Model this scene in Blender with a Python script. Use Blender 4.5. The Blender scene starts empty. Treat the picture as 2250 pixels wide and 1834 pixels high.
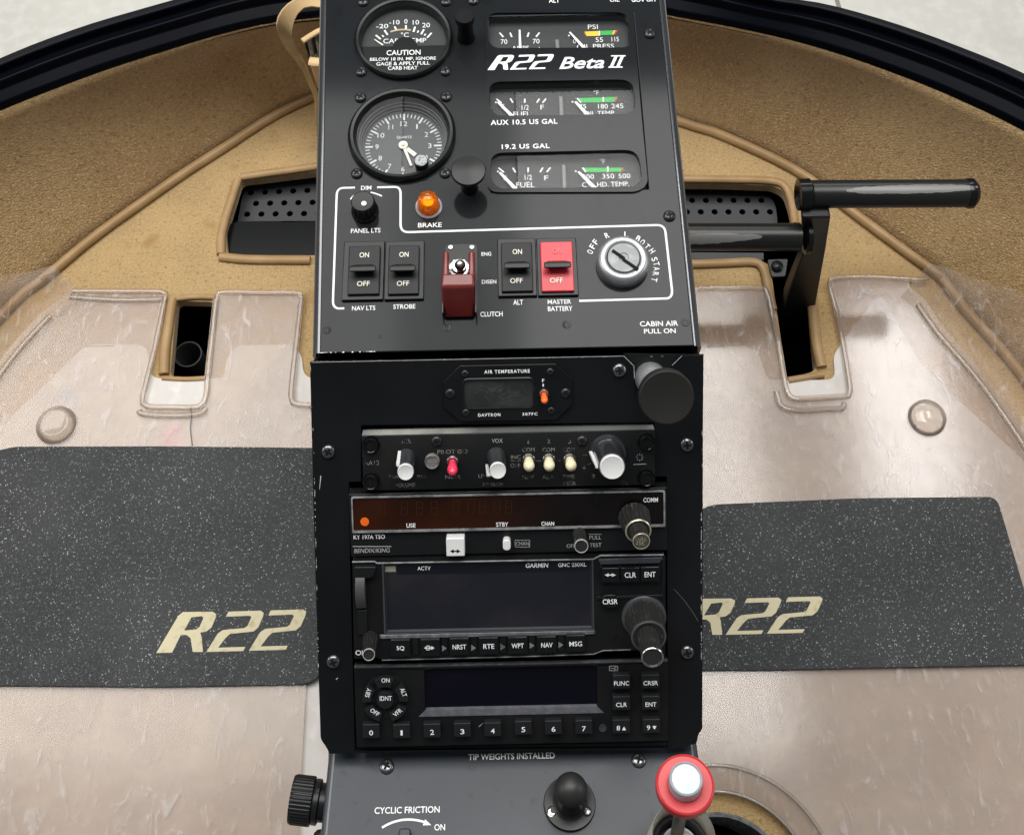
import bpy, bmesh, math, random
from mathutils import Vector, Matrix
random.seed(7)
sc = bpy.context.scene
R = math.radians
# ------------------------------------------------------------------ camera
FOC, W0, XP, YP = 2600.0, 2250.0, 1110.0, 500.0      # focal length, picture width and lens axis, all in photo pixels
CAM = Vector((0, 0, 1.08))
CROT = Matrix.Rotation(R(28.5), 3, 'X') @ Matrix.Rotation(R(-1.2), 3, 'Z')
cd = bpy.data.cameras.new('camera'); co = bpy.data.objects.new('camera', cd); sc.collection.objects.link(co)
co.matrix_world = Matrix.Translation(CAM) @ CROT.to_4x4()
cd.sensor_width = 36; cd.lens = 36 * FOC / W0
cd.shift_x = (1125 - XP) / W0; cd.shift_y = -(917 - YP) / W0
cd.clip_start = 0.02; cd.clip_end = 60
sc.camera = co
# ------------------------------------------------------------------ light: dim hangar + overhead fixtures
wd = bpy.data.worlds.new('World'); sc.world = wd; wd.use_nodes = True
wd.node_tree.nodes['Background'].inputs[0].default_value = (0.90, 0.94, 1.0, 1)
wd.node_tree.nodes['Background'].inputs[1].default_value = 0.17
sc.view_settings.view_transform = 'Standard'; sc.view_settings.look = 'None'
sc.view_settings.exposure = 0.0; sc.view_settings.gamma = 1.0; sc.view_settings.use_curve_mapping = False
def lamp(name, loc, aim, sx, sy, watts, col):
    d = bpy.data.lights.new(name, 'AREA'); d.shape = 'RECTANGLE'; d.size = sx; d.size_y = sy
    d.energy = watts; d.color = col
    o = bpy.data.objects.new(name, d); sc.collection.objects.link(o)
    o.location = loc; o.rotation_euler = (Vector(aim) - Vector(loc)).to_track_quat('-Z', 'Y').to_euler()
lamp('hangar_light', (-1.30, 1.12, 3.0), (-1.30, 1.12, 0), 2.0, 1.63, 76, (1.0, 0.985, 0.95))
lamp('hangar_light', (-0.13, 1.12, 3.0), (-0.13, 1.12, 0), 0.33, 1.63, 7, (1.0, 0.985, 0.95))
lamp('hangar_light', (0.46, 1.12, 3.0), (0.46, 1.12, 0), 0.84, 1.63, 46, (1.0, 0.985, 0.96))
lamp('hangar_light', (1.42, 1.45, 3.0), (1.42, 1.45, 0), 0.34, 0.8, 13, (0.97, 0.98, 1.0))
lamp('hangar_light', (-3.6, 0.5, 1.9), (0, 0.4, 0.5), 1.6, 0.8, 26, (0.97, 0.985, 1.0))
lamp('hangar_light', (3.6, 0.5, 1.9), (0, 0.4, 0.5), 1.6, 0.8, 26, (0.97, 0.985, 1.0))
lamp('hangar_light', (0.0, 4.8, 3.6), (0.0, 2.8, -0.6), 3.5, 1.0, 78, (1.0, 0.98, 0.93))

# ------------------------------------------------------------------ measuring grid: photo pixels -> points on real planes
def zoom(x0, y0, s): return lambda x, y: (x0 + x * s, y0 + y * s)
D = zoom(0, 0, 1 / .94667); A = zoom(700, 0, 400 / 1736); B = zoom(1050, 0, .24766); C = zoom(680, 390, .2246)
E = zoom(1050, 390, .23944); F = zoom(670, 760, .21127); G = zoom(1100, 760, .21596); H = zoom(680, 1060, .23037)
I = zoom(1100, 1060, .24198); J = zoom(680, 1430, .23268); K = zoom(1100, 1430, .23474); L = zoom(0, 0, .40318)
Mz = zoom(1440, 0, .40319); N = zoom(0, 560, .33803); O = zoom(0, 1050, .4517); Q = zoom(1500, 560, .35211); Rz = zoom(1500, 1080, .43428)
def zz(f, pts): return [f(x, y) for x, y in pts]
def ray(px, py): return CROT @ Vector(((px - XP) / FOC, -(py - YP) / FOC, -1))
def at_depth(px, py, d): return CAM + ray(px, py) * d
def P3(px, py, z):
    r = ray(px, py); return CAM + r * ((z - CAM.z) / r.z)
class Fr:
    def __init__(s, o, elev):
        s.o = Vector(o); s.ex = Vector((1, 0, 0)); s.ey = Vector((0, math.cos(R(elev)), math.sin(R(elev)))); s.n = s.ex.cross(s.ey)
        m = Matrix.Identity(4)
        for i in range(3): m[i][0], m[i][1], m[i][2], m[i][3] = s.ex[i], s.ey[i], s.n[i], s.o[i]
        s.M = m
    def p(s, q, h=0.0):
        r = ray(q[0], q[1]); t = ((s.o + s.n * h) - CAM).dot(s.n) / r.dot(s.n); w = CAM + r * t - s.o
        return Vector((w.dot(s.ex), w.dot(s.ey)))
    def s(s, q, h=0.0):
        r = ray(q[0], q[1]); t = ((s.o + s.n * h) - CAM).dot(s.n) / r.dot(s.n); return t / FOC
    def P(s, q, h=0.0): v = s.p(q, h); return Vector((v.x, v.y, h))
    def pts(s, qs, h=0.0): return [s.p(q, h) for q in qs]
    def rect(s, q0, q1, h=0.0):
        ym = (q0[1] + q1[1]) / 2; xm = (q0[0] + q1[0]) / 2
        d = .021 * (q1[0] - q0[0]) / 2
        return s.p((q0[0], ym), h).x, s.p((xm, q1[1] + d), h).y, s.p((q1[0], ym), h).x, s.p((xm, q0[1] - d), h).y
UP = Fr(at_depth(1112, 770, .602), 1.5)
MI = Fr(at_depth(1112, 1100, .599), 34.5)
LO = Fr(at_depth(1124, 1655, .622), -13.5)
FL = Fr((0, 0, 0), 0)

# ------------------------------------------------------------------ materials
MATS = {}
def nt(m): return m.node_tree.nodes, m.node_tree.links
def mat(name, col, rough=.5, metal=0, spec=.5, var=None, bump=None, speck=None, coat=0, sheen=0, trans=0, ior=1.45):
    """var=(scale, second colour, contrast lo, hi); bump=(scale, strength, dist); speck=(scale, threshold, colour)"""
    m = bpy.data.materials.new(name); m.use_nodes = True; ns, ls = nt(m); b = ns['Principled BSDF']
    b.inputs['Base Color'].default_value = (*col, 1); b.inputs['Roughness'].default_value = rough
    b.inputs['Metallic'].default_value = metal; b.inputs['Specular IOR Level'].default_value = spec
    b.inputs['Coat Weight'].default_value = coat; b.inputs['Coat Roughness'].default_value = .08
    b.inputs['Sheen Weight'].default_value = sheen; b.inputs['Transmission Weight'].default_value = trans; b.inputs['IOR'].default_value = ior
    tc = ns.new('ShaderNodeTexCoord'); out = None
    vs = var if isinstance(var, list) else ([var] if var else [])
    for sc_, c2, lo, hi in vs:
        n = ns.new('ShaderNodeTexNoise'); n.inputs['Scale'].default_value = sc_; n.inputs['Detail'].default_value = 5; ls.new(tc.outputs['Object'], n.inputs['Vector'])
        mr = ns.new('ShaderNodeMapRange'); mr.inputs[1].default_value = lo; mr.inputs[2].default_value = hi; ls.new(n.outputs[0], mr.inputs[0])
        mx = ns.new('ShaderNodeMixRGB'); ls.new(mr.outputs[0], mx.inputs[0]); mx.inputs[2].default_value = (*c2, 1)
        if out: ls.new(out, mx.inputs[1])
        else: mx.inputs[1].default_value = (*col, 1)
        out = mx.outputs[0]
    if speck:
        v = ns.new('ShaderNodeTexVoronoi'); v.inputs['Scale'].default_value = speck[0]; ls.new(tc.outputs['Object'], v.inputs['Vector'])
        sx = ns.new('ShaderNodeSeparateColor'); ls.new(v.outputs['Color'], sx.inputs[0])
        mm = ns.new('ShaderNodeMath'); mm.operation = 'MULTIPLY'; mm.inputs[1].default_value = speck[1]; ls.new(sx.outputs[0], mm.inputs[0])
        pw = ns.new('ShaderNodeMath'); pw.operation = 'POWER'; pw.inputs[1].default_value = speck[3] if len(speck) > 3 else 3; ls.new(mm.outputs[0], pw.inputs[0])
        lt = ns.new('ShaderNodeMath'); lt.operation = 'LESS_THAN'; ls.new(v.outputs['Distance'], lt.inputs[0]); ls.new(pw.outputs[0], lt.inputs[1])
        cl = ns.new('ShaderNodeTexNoise'); cl.inputs['Scale'].default_value = 16; ls.new(tc.outputs['Object'], cl.inputs['Vector'])
        cm = ns.new('ShaderNodeMapRange'); cm.inputs[1].default_value = .3; cm.inputs[2].default_value = .7; cm.inputs[3].default_value = .55; cm.inputs[4].default_value = 1.0; ls.new(cl.outputs[0], cm.inputs[0])
        g1 = ns.new('ShaderNodeMath'); g1.operation = 'MULTIPLY'; ls.new(lt.outputs[0], g1.inputs[0]); ls.new(sx.outputs[1], g1.inputs[1])
        g2 = ns.new('ShaderNodeMath'); g2.operation = 'MULTIPLY'; g2.use_clamp = True; ls.new(g1.outputs[0], g2.inputs[0]); ls.new(cm.outputs[0], g2.inputs[1])
        mx = ns.new('ShaderNodeMixRGB'); ls.new(g2.outputs[0], mx.inputs[0]); mx.inputs[2].default_value = (*speck[2], 1)
        if out: ls.new(out, mx.inputs[1])
        else: mx.inputs[1].default_value = (*col, 1)
        out = mx.outputs[0]
    if out: ls.new(out, b.inputs['Base Color'])
    if bump:
        n = ns.new('ShaderNodeTexNoise'); n.inputs['Scale'].default_value = bump[0]; n.inputs['Detail'].default_value = 4; ls.new(tc.outputs['Object'], n.inputs['Vector'])
        bp = ns.new('ShaderNodeBump'); bp.inputs['Strength'].default_value = bump[1]; bp.inputs['Distance'].default_value = bump[2] if len(bump) > 2 else .001
        ls.new(n.outputs[0], bp.inputs['Height']); ls.new(bp.outputs[0], b.inputs['Normal'])
    MATS[name] = m; return m
def glass_mat(name, tint, clear, rough, refl=.5, haze=(.6, .6, .6), bump=None, spots=()):
    """thin sheet: part see-through, part hazy diffuse, plus a mirror coat"""
    m = bpy.data.materials.new(name); m.use_nodes = True; ns, ls = nt(m); ns.remove(ns['Principled BSDF']); out = ns['Material Output']
    t = ns.new('ShaderNodeBsdfTransparent'); t.inputs[0].default_value = (*tint, 1)
    d = ns.new('ShaderNodeBsdfDiffuse'); d.inputs[0].default_value = (*haze, 1)
    g = ns.new('ShaderNodeBsdfGlossy'); g.inputs['Roughness'].default_value = rough
    m1 = ns.new('ShaderNodeMixShader'); m1.inputs[0].default_value = 1 - clear; ls.new(t.outputs[0], m1.inputs[1]); ls.new(d.outputs[0], m1.inputs[2])
    fr = ns.new('ShaderNodeFresnel'); fr.inputs[0].default_value = 1.5
    mu = ns.new('ShaderNodeMath'); mu.operation = 'MULTIPLY'; mu.inputs[1].default_value = refl; ls.new(fr.outputs[0], mu.inputs[0])
    m2 = ns.new('ShaderNodeMixShader'); ls.new(mu.outputs[0], m2.inputs[0]); ls.new(m1.outputs[0], m2.inputs[1]); ls.new(g.outputs[0], m2.inputs[2]); ls.new(m2.outputs[0], out.inputs[0])
    tc = ns.new('ShaderNodeTexCoord')
    if bump:
        last = None
        for s_, st in bump:
            n = ns.new('ShaderNodeTexNoise'); n.inputs['Scale'].default_value = s_; n.inputs['Detail'].default_value = 1.5; n.inputs['Distortion'].default_value = .8; ls.new(tc.outputs['Object'], n.inputs['Vector'])
            bp = ns.new('ShaderNodeBump'); bp.inputs['Strength'].default_value = st; bp.inputs['Distance'].default_value = .002
            ls.new(n.outputs[0], bp.inputs['Height'])
            if last: ls.new(last.outputs[0], bp.inputs['Normal'])
            last = bp
        for x in (g, d): ls.new(last.outputs[0], x.inputs['Normal'])
        n2 = ns.new('ShaderNodeTexNoise'); n2.inputs['Scale'].default_value = 26; n2.inputs['Detail'].default_value = 9; n2.inputs['Distortion'].default_value = 1.2; ls.new(tc.outputs['Object'], n2.inputs['Vector'])
        mr = ns.new('ShaderNodeMapRange'); mr.inputs[1].default_value = .35; mr.inputs[2].default_value = .72; mr.inputs[3].default_value = (1 - clear) * .70; mr.inputs[4].default_value = min(1, (1 - clear) * 1.35); ls.new(n2.outputs[0], mr.inputs[0]); ls.new(mr.outputs[0], m1.inputs[0])
        n3 = ns.new('ShaderNodeTexNoise'); n3.inputs['Scale'].default_value = 11; n3.inputs['Detail'].default_value = 4; ls.new(tc.outputs['Object'], n3.inputs['Vector'])
        mx = ns.new('ShaderNodeMixRGB'); ls.new(n3.outputs[0], mx.inputs[0]); mx.inputs[1].default_value = (haze[0] * 1.0, haze[1] * .95, haze[2] * .9, 1); mx.inputs[2].default_value = (haze[0] * .98, haze[1] * 1.0, haze[2] * 1.04, 1)
        mp = ns.new('ShaderNodeMapping'); mp.inputs['Scale'].default_value = (1.0, .42, 1); mp.inputs['Rotation'].default_value = (0, 0, .5); ls.new(tc.outputs['Object'], mp.inputs['Vector'])
        n4 = ns.new('ShaderNodeTexNoise'); n4.inputs['Scale'].default_value = 85; n4.inputs['Detail'].default_value = 6; n4.inputs['Distortion'].default_value = 1.6; ls.new(mp.outputs[0], n4.inputs['Vector'])
        r4 = ns.new('ShaderNodeMapRange'); r4.inputs[1].default_value = .55; r4.inputs[2].default_value = .70; r4.inputs[3].default_value = 0; r4.inputs[4].default_value = .24; ls.new(n4.outputs[0], r4.inputs[0])
        a4 = ns.new('ShaderNodeMath'); a4.operation = 'ADD'; ls.new(mr.outputs[0], a4.inputs[0]); ls.new(r4.outputs[0], a4.inputs[1]); ls.new(a4.outputs[0], m1.inputs[0])
        x4 = ns.new('ShaderNodeMixRGB'); ls.new(r4.outputs[0], x4.inputs[0]); ls.new(mx.outputs[0], x4.inputs[1]); x4.inputs[2].default_value = (1, 1, 1, 1)
        cur = x4.outputs[0]
        for (x, y, r, col) in spots:
            sb = ns.new('ShaderNodeVectorMath'); sb.operation = 'DISTANCE'; sb.inputs[1].default_value = (x, y, 0); ls.new(tc.outputs['Object'], sb.inputs[0])
            ad = ns.new('ShaderNodeMath'); ad.operation = 'MULTIPLY_ADD'; ls.new(n2.outputs[0], ad.inputs[0]); ad.inputs[1].default_value = r * 1.6; ls.new(sb.outputs['Value'], ad.inputs[2])
            mr2 = ns.new('ShaderNodeMapRange'); mr2.inputs[1].default_value = r * 1.1; mr2.inputs[2].default_value = r * 2.0; mr2.inputs[3].default_value = .85; mr2.inputs[4].default_value = 0; ls.new(ad.outputs[0], mr2.inputs[0])
            m3 = ns.new('ShaderNodeMixRGB'); ls.new(mr2.outputs[0], m3.inputs[0]); ls.new(cur, m3.inputs[1]); m3.inputs[2].default_value = (*col, 1); cur = m3.outputs[0]
        ls.new(cur, d.inputs[0])
    MATS[name] = m; return m
DUST = (650, .52, (.16, .17, .17), 4)
panel = mat('dark_grey_panel_paint', (.012, .0135, .015), .085, spec=.16, var=[(9, (.016, .018, .020), .42, .7), (55, (.009, .010, .011), .60, .75)], bump=(1500, .04, .0002), speck=DUST)
panel_e = mat('bent_panel_edge', (.020, .022, .025), .22, spec=1.0, coat=.6)
panel2 = mat('grey_worn_panel_paint', (.026, .031, .038), .30, spec=.28, var=[(10, (.036, .042, .050), .4, .65), (120, (.018, .021, .025), .60, .72)], bump=(1300, .12, .0003), speck=DUST)
black = mat('black_panel_paint', (.0045, .005, .0057), .30, spec=.25, var=(14, (.0075, .008, .009), .4, .7), bump=(1300, .08, .0003), speck=DUST)
face = mat('black_radio_face', (.0055, .006, .0065), .36, spec=.28, var=(40, (.0095, .0095, .009), .45, .7), bump=(1700, .12, .0003), speck=(700, .50, (.12, .12, .11), 4))
satin = mat('satin_black_plastic', (.0075, .008, .0085), .30, spec=.3, bump=(900, .06, .0003))
keymat = mat('charcoal_rubber_key', (.011, .012, .0135), .42, spec=.25)
gloss = mat('gloss_black', (.005, .0055, .006), .16, spec=.35)
dull = mat('matte_black', (.004, .004, .0042), .7, spec=.2)
screwm = mat('blackened_screw_metal', (.035, .036, .038), .26, metal=.65, spec=.6)
screwb = mat('worn_steel_screw', (.16, .165, .17), .24, metal=.9)
chrome = mat('brushed_silver_metal', (.60, .61, .62), .26, metal=1, var=(300, (.42, .43, .44), .4, .7))
satsil = mat('satin_cast_metal', (.40, .41, .42), .42, metal=.8, bump=(700, .1, .0004))
trim = mat('worn_trim_and_highlight', (.30, .305, .31), .26, metal=.3, var=(150, (.10, .105, .11), .45, .7))
white = mat('white_print', (.78, .79, .78), .6)
wdim = mat('faded_grey_print', (.17, .165, .155), .6, var=(420, (.02, .02, .02), .48, .58))
wmid = mat('grey_print', (.32, .32, .31), .6)
whp = mat('white_plastic', (.62, .62, .61), .35)
whb = mat('pale_grey_plastic', (.32, .355, .39), .32, metal=.2, var=(90, (.39, .42, .45), .4, .7))
cream = mat('cream_plastic', (.74, .68, .44), .35, var=(260, (.62, .56, .36), .5, .75))
creamw = mat('cream_paint', (.76, .72, .60), .5)
redp = mat('red_plastic', (.50, .020, .034), .36, var=(80, (.52, .03, .045), .5, .7))
redk = mat('coral_red_plastic', (.50, .030, .036), .40, var=(60, (.55, .042, .046), .4, .7))
redl = mat('pinkish_red_lever', (.80, .04, .10), .25, coat=.4)
maroon = mat('oxblood_red_plastic', (.125, .016, .013), .28, spec=.6, var=(120, (.16, .022, .018), .4, .7))
orange = mat('orange_lever', (.85, .14, .02), .3, coat=.3)
amber = mat('amber_lens', (1.0, .30, .012), .04, trans=.85, ior=1.30, coat=.3)
amb_in = mat('amber_reflector', (1.0, .62, .10), .3, metal=.4)
grn = mat('green_arc_print', (.03, .42, .07), .6); yel = mat('yellow_arc_print', (.80, .55, .03), .6); rdp = mat('red_arc_print', (.45, .07, .03), .6); tanp = mat('tan_arc_print', (.45, .36, .20), .6)
dialg = mat('dark_dial_face', (.018, .019, .020), .6)
filt = mat('orange_brown_display_filter', (.030, .0070, .0013), .22, spec=.3, var=(22, (.014, .0034, .0009), .40, .62))
digit = mat('unlit_orange_segments', (.030, .0085, .002), .35)
odot = mat('orange_photocell', (.75, .12, .008), .4)
scr = mat('dark_lcd_glass', (.0085, .0100, .0145), .08, spec=.45, speck=(900, .42, (.07, .08, .09), 4), var=(16, (.022, .018, .020), .45, .7))
scr2 = mat('black_violet_display_glass', (.0022, .002, .0055), .07, spec=.22, var=(30, (.004, .003, .008), .5, .7))
scrs = mat('scratched_grey_window', (.016, .018, .018), .25, spec=.5, var=[(60, (.03, .033, .033), .4, .7)])
scratch = mat('pale_scratch', (.20, .21, .21), .5)
chipm = mat('metal_chip_and_highlight', (.62, .63, .62), .4, metal=.3)
gold = mat('pale_gold_metal', (.62, .58, .44), .3, metal=.8)
greyb = mat('dark_grey_plastic', (.05, .05, .05), .4)
clockgrey = mat('charcoal_dial', (.040, .043, .046), .5)
gl = glass_mat('instrument_glass', (.97, .98, .98), .992, .0, .24, haze=(.4, .42, .45))
carpet_d = mat('brown_tan_wall_carpet', (.45, .30, .14), .95, spec=.1, sheen=.3, var=[(6, (.36, .22, .095), .40, .62), (420, (.60, .42, .22), .50, .72), (240, (.25, .155, .068), .54, .74)], bump=(620, 1.0, .0028))
carpet_l = mat('golden_tan_floor_carpet', (.44, .30, .143), .95, spec=.1, sheen=.3, var=[(9, (.53, .36, .165), .42, .62), (480, (.62, .45, .23), .50, .72), (300, (.30, .18, .07), .56, .74), (34, (.40, .25, .10), .60, .76)], bump=(640, .8, .0025))
vinyl = mat('tan_vinyl', (.33, .205, .088), .42, spec=.4, var=(35, (.40, .26, .125), .4, .65), bump=(420, .15, .0006))
strapm = mat('tan_leather', (.60, .425, .22), .5, spec=.35, var=(30, (.48, .32, .15), .45, .7), bump=(500, .2, .0006))
heel = mat('off_white_floor_panel', (.65, .62, .59), .55, var=[(14, (.56, .52, .485), .4, .65), (60, (.71, .685, .66), .55, .72)])
rubber = mat('black_sparkle_rubber', (.022, .0235, .025), .62, spec=.4, var=[(10, (.036, .038, .039), .42, .68), (500, (.048, .052, .056), .5, .66)], speck=(760, .72, (.50, .53, .53), 2.4), bump=(800, .6, .001))
emblem = mat('faded_cream_print', (.60, .54, .36), .7, var=[(160, (.44, .38, .22), .55, .72)])
framem = mat('navy_black_gloss_frame', (.0025, .003, .0055), .28, spec=.06, bump=(60, .04, .001))
concrete = mat('sealed_concrete', (.56, .55, .50), .7, var=[(1.3, (.51, .50, .455), .45, .65), (45, (.60, .59, .545), .45, .75), (6, (.48, .465, .43), .6, .8)], bump=(60, .15, .002))
voidm = mat('dark_underfloor', (.002, .002, .002), .9, spec=0)
tubeb = mat('gloss_black_tube', (.009, .0095, .010), .32, spec=.4, bump=(160, .04, .0006))
platem = mat('grey_black_steel_plate', (.024, .026, .029), .42, spec=.5, bump=(250, .05, .0006))
beigep = mat('beige_guard_plastic', (.50, .46, .39), .38, var=(40, (.40, .36, .30), .4, .7))

# ------------------------------------------------------------------ mesh helpers
def finish(bm, name, mats, bev=0, smooth=38):
    me = bpy.data.meshes.new(name); bmesh.ops.recalc_face_normals(bm, faces=bm.faces); bm.to_mesh(me); bm.free()
    for m in (mats if isinstance(mats, (list, tuple)) else [mats]): me.materials.append(m)
    me.shade_smooth(); me.set_sharp_from_angle(angle=R(smooth))
    o = bpy.data.objects.new(name, me); sc.collection.objects.link(o)
    if bev:
        b = o.modifiers.new('bevel', 'BEVEL'); b.width = bev; b.segments = 3; b.limit_method = 'ANGLE'; b.angle_limit = R(40)
    return o
class Thing:
    def __init__(s, name, label, cat, fr, q, h=0.0, group=None, kind=None):
        s.fr = fr; v = fr.p(q, h); s.org = Vector((v.x, v.y, h))
        s.o = bpy.data.objects.new(name, None); s.o.empty_display_size = .01; sc.collection.objects.link(s.o)
        s.o.matrix_world = fr.M @ Matrix.Translation(s.org)
        s.o['label'] = label; s.o['category'] = cat
        if group: s.o['group'] = group
        if kind: s.o['kind'] = kind
    def part(s, name, bm, mats, parent=None, bev=0, label=None, smooth=38):
        lay = bm.faces.layers.int.get('word')
        if lay and name == 'printed_lettering':      # every word or mark its own part
            ids = sorted({f[lay] for f in bm.faces})
            if len(ids) > 1:
                for i in ids:
                    b2 = bm.copy(); l2 = b2.faces.layers.int['word']
                    bmesh.ops.delete(b2, geom=[f for f in b2.faces if f[l2] != i], context='FACES')
                    o = s.part('lettering' if i > 0 else 'printed_marks', b2, mats, parent, bev, label, smooth)
                bm.free(); return o
        bmesh.ops.translate(bm, vec=-s.org, verts=bm.verts)
        o = finish(bm, name, mats, bev, smooth); o.parent = parent or s.o
        if label: o['label'] = label
        return o
def struct(name, bm, mats, bev=0, kind='structure'):
    o = finish(bm, name, mats, bev); o['kind'] = kind; return o
def nb(): return bmesh.new()
def poly(bm, pts, h, mi=0):
    f = bm.faces.new([bm.verts.new((p[0], p[1], p[2] if len(p) > 2 else h)) for p in pts]); f.material_index = mi
    return f
def loft(bm, rings, cap0=True, cap1=True, closed=True, mi=0):
    vr = [[bm.verts.new(p) for p in r] for r in rings]; n = len(vr[0])
    for a, b in zip(vr, vr[1:]):
        for i in range(n if closed else n - 1):
            bm.faces.new((a[i], a[(i + 1) % n], b[(i + 1) % n], b[i])).material_index = mi
    if cap0: bm.faces.new(vr[0][::-1]).material_index = mi
    if cap1: bm.faces.new(vr[-1]).material_index = mi
def prism(bm, pts, h0, h1, mi=0): loft(bm, [[(p[0], p[1], h0) for p in pts], [(p[0], p[1], h1) for p in pts]], mi=mi)
def box(bm, x0, y0, x1, y1, h0, h1, mi=0): prism(bm, [(x0, y0), (x1, y0), (x1, y1), (x0, y1)], h0, h1, mi)
def circ(a, b, r, n=24, ry=None): return [(a + r * math.cos(2 * math.pi * i / n), b + (ry or r) * math.sin(2 * math.pi * i / n)) for i in range(n)]
def lathe(bm, c, prof, seg=36, ax=None, mi=0, cap0=True, cap1=True, pat=4):
    """prof rows: (radius, height[, flute depth]); c = (a, b, h) ; ax = axis direction"""
    q = Vector((0, 0, 1)).rotation_difference(Vector(ax)).to_matrix() if ax else Matrix.Identity(3)
    c = Vector(c) if len(c) == 3 else Vector((c[0], c[1], 0)); rings = []
    for row in prof:
        r, h = row[0], row[1]; fl = row[2] if len(row) > 2 else 0
        rings.append([c + q @ Vector(((r - (fl if i % pat >= pat // 2 else 0)) * math.cos(2 * math.pi * i / seg), (r - (fl if i % pat >= pat // 2 else 0)) * math.sin(2 * math.pi * i / seg), h)) for i in range(seg)])
    loft(bm, rings, cap0, cap1, mi=mi)
def tube(bm, pts, r, seg=12, mi=0, flat=None, closed=False):
    pts = [Vector(p) for p in pts]; n = len(pts); rings = []; up = None
    for i, p in enumerate(pts):
        t = (pts[(i + 1) % n] - pts[i - 1]) if closed else (pts[min(i + 1, n - 1)] - pts[max(i - 1, 0)])
        t.normalize(); u = (Vector((0, 0, 1)) if abs(t.z) < .9 else Vector((0, 1, 0)))
        u = (u - t * u.dot(t)).normalized(); v = t.cross(u); rr = r[i] if isinstance(r, (list, tuple)) else r
        rings.append([p + v * math.cos(2 * math.pi * k / seg) * rr + u * math.sin(2 * math.pi * k / seg) * rr * (flat or 1) for k in range(seg)])
    if closed: rings.append(rings[0])
    loft(bm, rings, not closed, not closed, mi=mi)
    if closed: bmesh.ops.remove_doubles(bm, verts=bm.verts, dist=1e-7)
def capsule(bm, p0, p1, r0, r1, seg=16, mi=0):
    p0, p1 = Vector(p0), Vector(p1); ln = (p1 - p0).length
    prof = [(r0 * .5, 0), (r0, ln * .12)] + [(r0 + (r1 - r0) * k, ln * (.12 + .6 * k)) for k in (.33, .66, 1)] + [(r1 * math.cos(a), ln * .72 + math.sin(a) * ln * .28) for a in (R(25), R(50), R(70), R(86))]
    lathe(bm, p0, prof, seg, ax=(p1 - p0), mi=mi)
def catmull(pts, n=8):
    pts = [Vector(p) for p in pts]; out = []
    for i in range(len(pts) - 1):
        p0 = pts[max(i - 1, 0)]; p1 = pts[i]; p2 = pts[i + 1]; p3 = pts[min(i + 2, len(pts) - 1)]
        for k in range(n):
            t = k / n; out.append(.5 * (2 * p1 + (p2 - p0) * t + (2 * p0 - 5 * p1 + 4 * p2 - p3) * t * t + (3 * p1 - p0 - 3 * p2 + p3) * t ** 3))
    return out + [pts[-1]]
def resample(pts, n):
    d = [0]
    for a, b in zip(pts, pts[1:]): d.append(d[-1] + (b - a).length)
    out = []; j = 0
    for i in range(n):
        t = d[-1] * i / (n - 1)
        while j < len(pts) - 2 and d[j + 1] < t: j += 1
        f = (t - d[j]) / max(d[j + 1] - d[j], 1e-9); out.append(pts[j].lerp(pts[j + 1], f))
    return out
def rounded(pts, r, n=5):
    """round the corners of a 2D polygon; r a number or one per corner"""
    pts = [Vector(p[:2]) for p in pts]; out = []
    for i, p in enumerate(pts):
        a, b = pts[i - 1], pts[(i + 1) % len(pts)]; rr = r[i] if isinstance(r, (list, tuple)) else r
        rr = min(rr, (a - p).length * .49, (b - p).length * .49)
        if rr <= 0: out.append(p); continue
        s = p + (a - p).normalized() * rr; e = p + (b - p).normalized() * rr
        for k in range(n + 1):
            t = k / n; out.append(s * (1 - t) ** 2 + p * 2 * t * (1 - t) + e * t * t)
    return out
def plate(bm, outline, holes, h0, h1, mi=0):
    cu = bpy.data.curves.new('t', 'CURVE'); cu.dimensions = '2D'; cu.fill_mode = 'BOTH'; cu.extrude = (h1 - h0) / 2
    for ring in [outline] + list(holes):
        sp = cu.splines.new('POLY'); sp.points.add(len(ring) - 1); sp.use_cyclic_u = True
        for i, p in enumerate(ring): sp.points[i].co = (p[0], p[1], 0, 1)
    o = bpy.data.objects.new('t', cu); me = bpy.data.meshes.new_from_object(o); me.transform(Matrix.Translation((0, 0, (h0 + h1) / 2)))
    k = len(bm.faces); bm.from_mesh(me); bmesh.ops.remove_doubles(bm, verts=bm.verts, dist=2e-6); bm.faces.ensure_lookup_table()
    for f in bm.faces[k:]: f.material_index = mi
    bpy.data.objects.remove(o); bpy.data.curves.remove(cu); bpy.data.meshes.remove(me)
def rrect(x0, y0, x1, y1, r, n=5): return rounded([(x0, y0), (x1, y0), (x1, y1), (x0, y1)], r, n)
_tx = {}; _word = [0]
def word(bm, n0):
    lay = bm.faces.layers.int.get('word') or bm.faces.layers.int.new('word'); bm.faces.ensure_lookup_table(); _word[0] += 1
    for f in bm.faces[n0:]: f[lay] = _word[0]
def glyphs(s, bold, shear, sp):
    k = (s, bold, shear, sp)
    if k not in _tx:
        cu = bpy.data.curves.new('t', 'FONT'); cu.body = s; cu.offset = bold; cu.shear = shear; cu.space_character = sp; cu.resolution_u = 3
        o = bpy.data.objects.new('t', cu); me = bpy.data.meshes.new_from_object(o)
        vs = [v.co.copy() for v in me.vertices]; fs = [list(p.vertices) for p in me.polygons]
        x0 = min(v.x for v in vs); x1 = max(v.x for v in vs); y0 = min(v.y for v in vs); y1 = max(v.y for v in vs)
        _tx[k] = ([((v.x - x0) / (x1 - x0) - .5, (v.y - y0) / (y1 - y0) - .5) for v in vs], fs)
        bpy.data.objects.remove(o); bpy.data.curves.remove(cu); bpy.data.meshes.remove(me)
    return _tx[k]
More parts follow.
